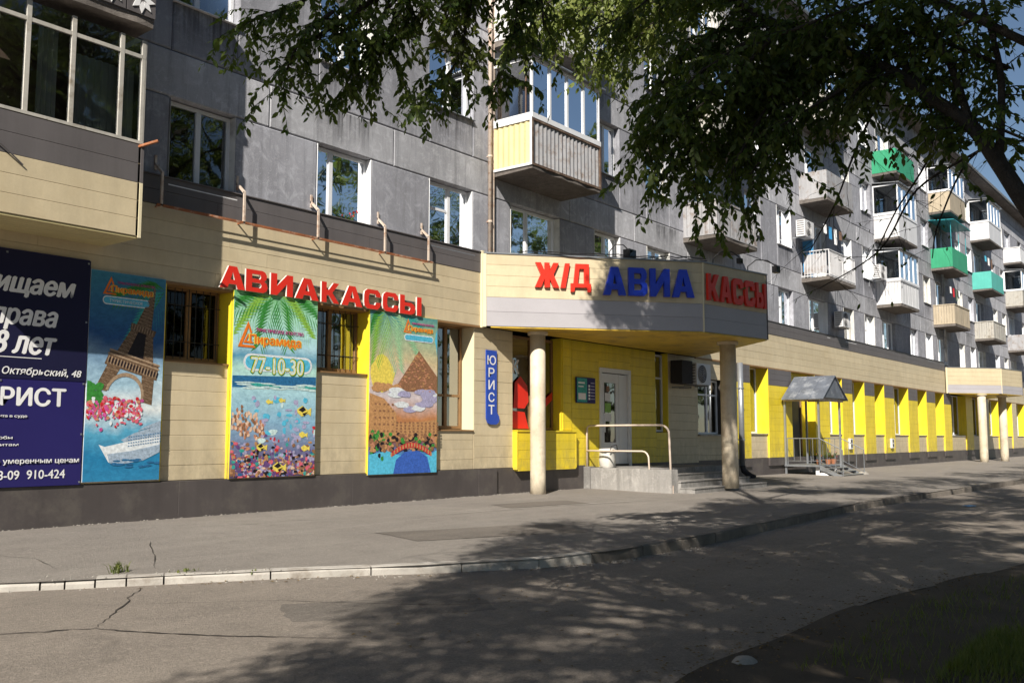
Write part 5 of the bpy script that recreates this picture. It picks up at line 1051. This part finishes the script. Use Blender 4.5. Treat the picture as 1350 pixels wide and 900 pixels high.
for i in range(420):
    x = random.uniform(4.9, 11); y = verge_y(x)+random.gauss(.02, .16); z = road_z(x, y)+.012; s_ = random.uniform(.008, .02); a = random.uniform(0, 6); c_, q_ = math.cos(a)*s_, math.sin(a)*s_
    mb.add([(x-c_, y-q_, z), (x+q_*.5, y-c_*.5, z+.006), (x+c_, y+q_, z+.003), (x-q_*.5, y+c_*.5, z+.008)], [(0, 1, 2, 3)])
M['litter'] = pm('litter', (.2, .13, .05), .8, .5, 30, dirt=((.1, .09, .03), 20))
mb.build('fallen_leaves', 'litter', kind='stuff')
mb = MB(); n_ = 11; vs = [(21.8, -7.65, -.222)]+[(21.8+.2*(1+.3*noise.noise((i*1.7, 0, 3)))*math.cos(2*PI*i/n_), -7.65+.13*(1+.4*noise.noise((i*2.1, 4, 3)))*math.sin(2*PI*i/n_), -.25+.012*(i % 2)) for i in range(n_)]; mb.add(vs, [(0, 1+i, 1+(i+1) % n_) for i in range(n_)]); o = mb.build('plastic_bag', 'board_blue'); o['label'] = 'scrap of bright blue plastic lying far out on the road'; o['category'] = 'litter'

# ============================================================ TREES
def bez(pts, n=6):
    P = [Vector(p) for p in pts]; out = []
    for i in range(len(P)-1):
        p0 = P[max(i-1, 0)]; p1, p2 = P[i], P[i+1]; p3 = P[min(i+2, len(P)-1)]
        for k in range(n):
            t = k/n; out.append(.5*((2*p1)+(p2-p0)*t+(2*p0-5*p1+4*p2-p3)*t*t+(3*p1-p0-3*p2+p3)*t**3))
    return out+[P[-1]]
class Foliage:
    def __init__(s): s.p = []; s.d = []; s.l = []
    def twig(s, wood, p, d, L, ll=.045, droop=.5, step=.02, sub=0, r=.004, leafy=1.):
        p = Vector(p); d = Vector(d).normalized(); n = max(3, int(L/.07)); pts = [p.copy()]; q = p.copy()
        for i in range(n):
            d = (d+Vector((random.gauss(0, .12), random.gauss(0, .12), random.gauss(0, .1)-droop*.16))).normalized(); q = q+d*L/n; pts.append(q.copy())
            if sub and random.random() < .6: s.twig(wood, q, d+Vector((random.gauss(0, .7), random.gauss(0, .7), random.gauss(0, .5)-.2)), L*random.uniform(.3, .55), ll, droop*1.2, step, sub-1, r*.6, leafy)
        if wood is not None: wood.tube(pts, [r*(1-.7*i/n) for i in range(n+1)], 4, False)
        m = int(L/step*leafy)
        for k in range(m):
            t = (k+random.random())/m*n; i = min(int(t), n-1); a = pts[i]+(pts[i+1]-pts[i])*(t-i); dd = (pts[i+1]-pts[i]).normalized(); sd = dd.cross(Vector((0, 0, 1)))
            if sd.length < .1: sd = Vector((1, 0, 0))
            v = dd*.55+sd.normalized()*(1 if k % 2 else -1)*random.uniform(.5, 1)+Vector((random.gauss(0, .25), random.gauss(0, .25), -random.uniform(.2, 1.1)))
            s.p.append(a); s.d.append(v.normalized()); s.l.append(ll*random.uniform(.5, 1.35))
    def cloud(s, c, r, n, ll=.09):
        """leaf spray filling an uneven clump"""
        c = np.array(c, float); r = np.array(r, float)
        for _ in range(max(1, n//40)):
            u = RNG.normal(size=3); u /= np.linalg.norm(u)+1e-9; cc = c+u*r*RNG.uniform(.2, 1.)**.6
            P = cc+RNG.normal(size=(40, 3))*np.array([.24, .24, .17])*max(.6, r.mean()*.42)
            for q in P:
                v = RNG.normal(size=3)+np.array([0, 0, -.5]); s.p.append(Vector(q)); s.d.append(Vector(v/np.linalg.norm(v))); s.l.append(ll*RNG.uniform(.7, 1.25))
    def build(s, name, mat, parent, off=(0, 0, 0)):
        P = np.array([list(x) for x in s.p]); Dv = np.array([list(x) for x in s.d]); l = np.array(s.l)[:, None]; n = len(P)
        rn = RNG.normal(size=(n, 3)); S = np.cross(Dv, rn); S /= np.linalg.norm(S, axis=1)[:, None]+1e-9; Nn = np.cross(Dv, S)
        V = np.empty((n, 6, 3)); V[:, 0] = P; V[:, 1] = P+Dv*l*.3+S*l*.2-Nn*l*.05; V[:, 2] = P+Dv*l*.65+S*l*.19-Nn*l*.05; V[:, 3] = P+Dv*l*1.0-Nn*l*.1; V[:, 4] = P+Dv*l*.65-S*l*.19-Nn*l*.05; V[:, 5] = P+Dv*l*.3-S*l*.2-Nn*l*.05
        V = V.reshape(-1, 3)-np.array(off); me = bpy.data.meshes.new(name); me.vertices.add(len(V)); me.vertices.foreach_set('co', V.ravel())
        q = np.arange(n)[:, None]*6; F = np.hstack([q+np.array([[0, 1, 2, 3]]), q+np.array([[0, 3, 4, 5]])]).ravel(); me.loops.add(len(F)); me.loops.foreach_set('vertex_index', F)
        me.polygons.add(2*n); me.polygons.foreach_set('loop_start', np.arange(2*n)*4); me.polygons.foreach_set('loop_total', np.full(2*n, 4)); me.update(calc_edges=True); me.materials.append(M[mat])
        o = bpy.data.objects.new(name, me); COL.objects.link(o); o.parent = parent; return o
def limb(wood, pts, r0, r1, n=7): P = bez(pts); wood.tube(P, [r0+(r1-r0)*i/(len(P)-1) for i in range(len(P))], n); return P
def along(wood, fol, P, every, L, t0=0., ll=.045, droop=.5, sub=1, spread=1., leafy=1., r=.004):
    acc = 0; tot = len(P)
    for i in range(1, tot):
        if i/tot < t0: continue
        seg = (P[i]-P[i-1]); acc += seg.length
        while acc > every:
            acc -= every; a = P[i-1].lerp(P[i], random.random()); d = seg.normalized()*.5+Vector((random.gauss(0, spread), random.gauss(0, spread), random.gauss(0, spread*.7)-.15)); fol.twig(wood, a, d, L*random.uniform(.5, 1.15), ll, droop, sub=sub, leafy=leafy, r=r)
clA = []; clB = []; clD = []
for i in range(34):
    gx, gy = 12.5+17*((i*.618) % 1), -9.6+3.4*((i*.414+.2) % 1)-.3; z_ = 9.2+3.4*((i*.755) % 1); t_ = (z_+.26)/1.85; clD.append(((gx-2.2*t_, gy-t_, z_), (.85, .7, .6), 1900))
clD = [c for c in clD if c[0][1] < -10.9 and c[0][0] > 6]
for i in range(13):
    for j in range(7):
        if random.random() < .1: continue
        pg = -.4+1.12*i+random.uniform(-.4, .4)+.2*j; sg = -9.15-.82*j+random.uniform(-.3, .3); z_ = random.uniform(6.8, 10.6)
        if pg > 9.0 and sg > -11.1: continue
        p_ = pg-1.306*(z_+.26); (clA if p_ < -2.6 else clB).append(((.91*p_-.414*sg, .414*p_+.91*sg, z_), (.72, .6, .6), 1500 if j < 3 else 2300))
# near tree on the right: its limbs hang into the picture
TR = (4.75, -12.05, -.25)
T = thing('elm_tree', 'dark elm leaning in from the right edge, its leafy boughs hanging across the top', 'tree', TR)
wd = MB(); fo = Foliage()
wd.tube(bez([(4.9, -12.3, -.3), (4.88, -12.2, .6), (4.85, -12.1, 1.5), (4.9, -12.08, 2.1), (5.0, -12.05, 3.0), (5.0, -11.75, 4.3), (4.8, -11.2, 6.2), (5.0, -10.9, 8.2), (5.6, -10.4, 10.5)]), [.17]+[.155-.0028*i for i in range(48)], 12)
A = limb(wd, [(4.86, -12.0, 1.8), (4.93, -11.78, 2.17), (5.02, -11.63, 2.46), (5.09, -11.5, 2.69), (5.15, -11.3, 2.9), (5.2, -11.12, 3.09), (5.31, -10.76, 3.37), (5.34, -10.3, 3.69), (5.3, -9.7, 4.2)], .048, .013, 9)
R_ = [[(5.31, -10.76, 3.37), (5.2, -10.49, 3.27), (5.08, -10.21, 3.07), (4.88, -10.01, 2.74), (4.79, -9.9, 2.6)], [(5.25, -10.61, 3.32), (5.08, -10.44, 3.0), (4.93, -10.36, 2.75), (4.9, -10.28, 2.58)],
      [(5.17, -11.01, 3.13), (5.03, -10.89, 3.0), (4.98, -10.74, 2.92), (4.83, -10.62, 2.8)], [(5.34, -10.3, 3.69), (5.3, -9.97, 3.62), (5.19, -9.75, 3.39), (5.04, -9.68, 3.08)],
      [(5.2, -10.49, 3.27), (5.32, -10.24, 3.02), (5.2, -9.99, 2.8), (5.17, -9.93, 2.62)], [(5.2, -11.12, 3.09), (4.97, -11.02, 2.98), (4.95, -10.95, 2.9)],
      [(5.3, -10.5, 3.55), (5.2, -10.2, 3.45), (5.1, -9.95, 3.2), (5.0, -9.85, 2.95)], [(5.3, -10.8, 3.4), (5.35, -10.55, 3.5), (5.5, -10.3, 3.3), (5.45, -10.15, 2.95)]]
for P in R_: along(wd, fo, limb(wd, P, .016, .004, 5), .032, .32, 0, .048, 1., 2, .85, 1.25, .003)
along(wd, fo, A, .03, .36, .3, .05, .7, 2, .9)
U = [[(5.09, -11.5, 2.69), (5.16, -11.36, 3.17), (5.21, -11.13, 3.49), (5.24, -10.89, 3.84)], [(5.02, -11.63, 2.46), (5.12, -11.64, 2.92), (5.11, -11.59, 3.25), (5.1, -11.54, 3.58)], [(5.15, -11.3, 2.9), (5.3, -11.0, 3.35), (5.4, -10.6, 3.8)],
     [(5.0, -11.8, 3.0), (5.1, -11.2, 3.5), (5.3, -10.7, 3.75), (5.3, -10.1, 3.8)], [(5.0, -11.7, 3.6), (5.2, -11.0, 3.9), (5.5, -10.2, 4.0)]]
for P in U: along(wd, fo, limb(wd, P, .022, .005, 6), .07, .38, .1, .048, .8, 1, .9)
for P in ([(5.22, -11.66, 2.99), (5.24, -11.27, 3.26), (5.31, -10.77, 3.5), (5.27, -10.13, 3.61), (5.17, -9.72, 3.59)], [(5.5, -11.52, 3.41), (5.4, -11.07, 3.28), (5.37, -10.65, 3.19), (5.32, -10.25, 3.27)], [(5.08, -11.43, 3.48), (4.96, -11.0, 3.4), (4.91, -10.56, 3.33), (4.85, -10.18, 3.23), (4.73, -9.95, 2.98)], [(5.3, -10.2, 3.9), (5.15, -9.89, 4.03), (5.02, -9.65, 3.8), (4.87, -9.4, 3.67)], [(4.91, -10.56, 3.33), (4.69, -10.3, 3.0), (4.6, -10.12, 2.85)], [(5.06, -10.67, 3.05), (5.0, -10.51, 2.78), (4.95, -10.39, 2.6)], [(5.03, -10.09, 3.31), (4.84, -9.94, 3.01), (4.77, -9.82, 2.8)]):
    along(wd, fo, limb(wd, P, .012, .004, 5), .035, .34, 0, .048, .9, 2, .85, 1.15, .003)
# bare twiggy ends on the right
for P in ([(5.6, -11.8, 2.62), (5.46, -11.31, 2.91), (5.36, -10.94, 2.99), (5.29, -10.71, 3.03)], [(6.2, -11.75, 2.85), (6.08, -11.33, 2.83), (6.03, -11.11, 2.44), (6.02, -11.06, 2.21)], [(6.08, -11.33, 2.83), (6.1, -10.97, 2.66), (6.04, -10.75, 2.3), (5.92, -10.41, 2.08)], [(5.15, -11.3, 2.9), (5.5, -11.2, 2.7), (5.7, -10.95, 2.45), (5.75, -10.8, 2.2)], [(5.2, -11.1, 3.1), (5.5, -10.8, 2.8), (5.7, -10.6, 2.55), (5.8, -10.4, 2.3)]):
    along(wd, fo, limb(wd, P, .009, .003, 5), .10, .36, .1, .04, .6, 1, .9, .14, .002)
limb(wd, [(4.9, -12.0, 2.0), (5.4, -11.95, 2.5), (5.6, -11.8, 2.62)], .03, .012, 6); limb(wd, [(5.0, -11.8, 3.0), (5.6, -12.0, 3.0), (6.2, -11.75, 2.85)], .03, .012, 6)
# bough reaching left over the camera's view
G = limb(wd, [(4.9, -11.4, 5.2), (4.6, -10.6, 5.1), (4.28, -9.59, 4.55), (4.09, -9.19, 4.1), (3.88, -8.79, 3.82), (3.66, -8.45, 3.56), (3.5, -8.3, 3.4)], .05, .008, 7)
along(wd, fo, G, .032, .36, .45, .047, .8, 2, .8)
for P in ([(4.09, -9.19, 4.05), (4.11, -9.06, 3.65), (4.06, -8.99, 3.3), (3.94, -8.86, 3.12)], [(3.88, -8.79, 3.77), (3.83, -8.6, 3.42), (3.77, -8.41, 3.22)], [(4.09, -9.19, 4.05), (4.36, -9.2, 3.74), (4.33, -9.17, 3.4), (4.28, -9.1, 3.18)], [(3.88, -8.79, 3.8), (3.66, -8.45, 3.78), (3.43, -8.26, 3.62), (3.3, -8.13, 3.55)], [(4.0, -9.0, 4.0), (4.2, -8.9, 3.8), (4.25, -8.8, 3.55)], [(3.9, -8.8, 3.8), (3.75, -8.6, 3.5), (3.6, -8.45, 3.2)], [(3.6, -8.45, 3.6), (3.45, -8.35, 3.4), (3.4, -8.25, 3.15)], [(4.2, -9.3, 4.2), (4.45, -9.3, 3.9), (4.5, -9.3, 3.6)], [(4.0, -9.05, 3.95), (3.95, -8.9, 3.7), (3.9, -8.75, 3.5)]):
    along(wd, fo, limb(wd, P, .014, .004, 5), .026, .28, 0, .047, 1., 2, .75, 1.15, .003)
# upper crown, above the frame
clC = []
for i in range(26):
    a_ = .55+.45*(i/12) if i < 12 else 1.02+.5*((i-12)/13); u_ = (a_-0)*4.8
    if i < 12: tx, ty, tz = 15.1+3.7*a_, -.13-3.07*a_, random.choice([3.5, 3.7, 3.9, 4.5, 4.8])
    else: q_ = (i-12)/13; tx, ty, tz = 18.8+2.4*q_, -3.2-.42*q_, [3.6, 4.3, 4.8][i % 3]
    t_ = random.uniform(3.7, 4.5); clC.append(((tx-2.2*t_, ty-1.0*t_, tz+1.85*t_), (.34, .3, .26), 1100))
for P in ([(4.8, -11.2, 6.2), (5.8, -10.3, 7.4), (7.2, -9.6, 8.6)], [(5.0, -10.9, 8.2), (6.5, -9.9, 9.8), (8.4, -8.2, 11.3)], [(4.9, -11.5, 5.0), (6.4, -11.4, 6.4), (8.6, -11.0, 7.6)], [(4.8, -11.2, 6.4), (3.4, -11.3, 7.8), (2.2, -11.8, 9.0)], [(5.6, -10.4, 10.5), (6.8, -9.4, 12), (8.2, -8.4, 12.8)], [(5.0, -11.3, 6.), (6.8, -12, 7.4), (9., -12.2, 8.6)]): limb(wd, P, .09, .02, 6)
for c, r_, n_ in tuple(clB)+tuple(clC)+tuple(((.914*p_-.406*q_, .406*p_+.914*q_, z_), (.8, .7, .55), 3400) for p_, q_, z_ in ((5.0, -9.75, 10.9), (5.6, -10.3, 11.2), (6.2, -10.8, 11.3), (6.6, -11.2, 11.), (7.2, -11.6, 11.2), (7.6, -12.1, 10.9), (6.9, -11.0, 11.9), (5.4, -12.6, 10), (1.5, -14.4, 9.2), (3.4, -15, 10), (6.5, -14, 9.6)))+(((11.5, -7.4, 11.3), (1.3, .9, 1), 3400), ((10.2, -6.7, 10.4), (1.1, .7, .9), 2600), ((13.2, -7., 9.9), (1.2, .9, .8), 3000), ((12.4, -8, 12.3), (1.4, 1, 1), 2600), ((7.4, -9.7, 8.9), (1.3, 1.1, .9), 2600), ((8.6, -8.2, 11.4), (1.7, 1.1, 1.1), 3400), ((8.7, -11.0, 7.9), (1.5, 1.3, 1), 3000), ((2.4, -11.8, 9.2), (1.6, 1.2, 1.1), 3000), ((8.3, -8.2, 13.0), (1.6, 1.1, 1), 2600), ((9.2, -12, 8.9), (1.6, 1.4, 1.1), 3000), ((5.5, -11.0, 9.3), (1.6, 1.2, 1.2), 3200), ((11.2, -9.6, 10.2), (1.4, 1.2, 1.1), 2600), ((6.0, -11.6, 7.0), (1.3, 1.1, .8), 2200), ((4.2, -10.9, 10.6), (1.6, 1.2, 1.1), 2400)): fo.cloud(c, r_, n_)
limb(wd, [(6.5, -9.9, 9.8), (8.9, -9.6, 10.1), (11, -9.6, 10.2)], .06, .02, 6); limb(wd, [(8.4, -8.2, 11.3), (10, -7.6, 11.1), (11.5, -7.4, 11.3), (13.2, -7, 9.9)], .05, .015, 6)
off = TR
wd.build('trunk', 'bark', T, smooth=True); fo.build('crown', 'leaf', T, off)
def tree(x, y, h, label, trunk_r, clumps, mat='leaf', lean=(0, 0), ll=.09, name='street_tree', extra=None):
    T = thing(name, label, 'tree', (x, y, -.25)); wd = MB(); fo = Foliage()
    top = Vector((x+lean[0], y+lean[1], h*.72)); wd.tube(bez([(x, y, -.3), (x+lean[0]*.15, y+lean[1]*.15, h*.2), (x+lean[0]*.5, y+lean[1]*.5, h*.45), top]), [trunk_r*(1.15-.05*i) for i in range(19)], 10)
    for c, r_, n_ in clumps:
        c = Vector(c); s_ = Vector((x, y, 0)).lerp(top, min(1, max(.35, c.z/h*.75))); s_.z = min(top.z, c.z*.72); limb(wd, [s_, s_.lerp(c, .5)+Vector((0, 0, .3)), c], trunk_r*.45, .015, 5)
        for _ in range(5): e = c+Vector((random.gauss(0, 1)*r_[0]*.7, random.gauss(0, 1)*r_[1]*.7, random.gauss(0, 1)*r_[2]*.7)); limb(wd, [s_.lerp(c, .6), c.lerp(e, .5), e], .02, .006, 4)
        fo.cloud(c, r_, n_, ll)
    if extra: extra(wd, fo)
    wd.build('trunk', 'bark', T, smooth=True); fo.build('crown', mat, T, (x, y, -.25)); return T
# tree behind the camera whose crown shades the boughs and the road
tree(-2.2, -15.2, 12, 'broad tree behind the viewpoint that shades the road', .22, clA)
def sunlit_bough(wd, fo):  # bough whose leaves carry sunlight in their colour
    P = limb(wd, [(12.5, -11.5, 6.6), (10.5, -10., 6.6), (9.0, -8.9, 6.3), (8.0, -8.1, 5.9), (7.71, -7.7, 5.5), (7.45, -7.4, 5.3)], .05, .01, 6)
    along(wd, fo, P, .03, .5, .45, .06, .8, 2, .8, .9); along(wd, fo, limb(wd, [(8.0, -8.2, 5.9), (7.9, -7.9, 5.5), (7.95, -7.7, 5.15)], .02, .006, 5), .03, .4, 0, .06, .9, 2, .8, .9); along(wd, fo, limb(wd, [(7.9, -8.0, 5.8), (7.5, -7.5, 5.5), (7.2, -7.15, 5.25)], .02, .006, 5), .03, .4, 0, .06, .9, 2, .8, .9)
def sunlit_more(wd, fo):
    sunlit_bough(wd, fo)
    for P in ([(8.4, -8.5, 6.1), (7.6, -8.5, 5.6), (7.41, -8.18, 5.3), (7.19, -7.65, 5.1), (7.02, -7.25, 5.14)], [(8.4, -8.5, 6.1), (7.57, -8.48, 5.2), (7.47, -8.3, 4.85), (7.3, -7.83, 4.7)], [(8.0, -8.1, 5.9), (7.9, -8.3, 5.4), (7.8, -8.0, 5.0)]): along(wd, fo, limb(wd, P, .016, .005, 5), .03, .38, .1, .06, .9, 2, .8, .9)
tree(14.6, -12.6, 13, 'tall street tree off to the right with a high crown coloured a sunlit green', .2, [((14, -10.6, 11.2), (2.0, 1.2, 1.5), 3600), ((16.5, -11.6, 10.8), (2.0, 1.5, 1.4), 3000), ((12.6, -10.4, 9.4), (1.4, 1.2, 1.0), 2400), ((15, -12.5, 13), (2, 1.6, 1.2), 2600), ((18.5, -10.6, 10.8), (1.6, 1.3, 1.2), 2200)]+clD, 'leaf_pale_sunlit', extra=sunlit_more)
tree(24.5, -12.8, 12.5, 'street tree farther along the road on the right', .2, [((24, -11.2, 9.5), (2, 1.5, 1.5), 3000), ((26.5, -11.6, 10.8), (2, 1.6, 1.3), 2600), ((22.6, -10.9, 11.5), (1.8, 1.3, 1.2), 2400), ((27.5, -10.6, 8.8), (1.6, 1.2, 1), 1800)])
tree(36, -12.2, 12, 'third street tree down the road, its leaves reaching the right edge', .2, [((36, -10.2, 8), (2, 1.6, 1.6), 2600), ((38.5, -10, 9.8), (2, 1.6, 1.4), 2200), ((34, -11, 10.5), (2, 1.6, 1.3), 2000), ((37.5, -8.4, 7.2), (1.6, .9, 1.2), 1500)])
tree(50, -11.5, 12, 'fourth street tree near the far canopy, at the right edge', .2, [((50, -9.6, 8), (2, 1.8, 1.8), 2200), ((53, -9, 9.5), (2.2, 1.8, 1.6), 2000), ((48, -10.6, 10.5), (2, 1.6, 1.3), 1600), ((54, -7.6, 6.5), (1.8, 1, 1.5), 1200)], ll=.11)
tree(66, -10.5, 12, 'farthest street tree closing the view at the right edge', .2, [((66, -8.6, 8), (2.5, 2, 2), 1800), ((70, -7, 6.5), (2.5, 1.8, 2), 1800), ((63, -9.6, 10), (2.4, 1.8, 1.4), 1400)], ll=.14)
NN = ['nearest', 'second', 'third', 'fourth', 'fifth', 'sixth', 'seventh', 'eighth', 'ninth', 'tenth', 'farthest']
for i, (x, y, h) in enumerate([(-14, -21, 15), (-6, -20, 16), (2, -21, 15), (9, -20.5, 17), (16, -21, 18), (24, -20.5, 19), (33, -21, 19), (42, -20.5, 20), (53, -21, 20), (66, -21, 20), (80, -21, 20)]):
    tree(x, y, h, 'tall broad tree across the road, seen only mirrored in the windows, %s of its row' % NN[i], .3, [((x+random.gauss(0, 2.2), y+random.gauss(0, 1.2), 3.4+z_*(h-4)/12), (2.2, 1.6, 1.3), 800) for z_ in range(13)], ll=.26, name='roadside_tree')['group'] = 'trees across the road'
GR = {'poster': 'travel posters on the shop front', 'column': 'round columns under the canopies', 'air conditioner': 'air conditioners on the facade', 'drainpipe': 'downpipes on the facade', 'lamp': 'floodlights on the canopy', 'canopy': 'entrance canopies', 'sign letters': 'block letter signs', 'stone': 'loose stones'}
for o in list(COL.objects):
    if o.parent is None and o.get('category') in GR: o['group'] = GR[o['category']]
    if o.name.startswith('street_tree'): o['group'] = 'street trees along the road'
print('panels', npan, 'objects', len(bpy.data.objects))
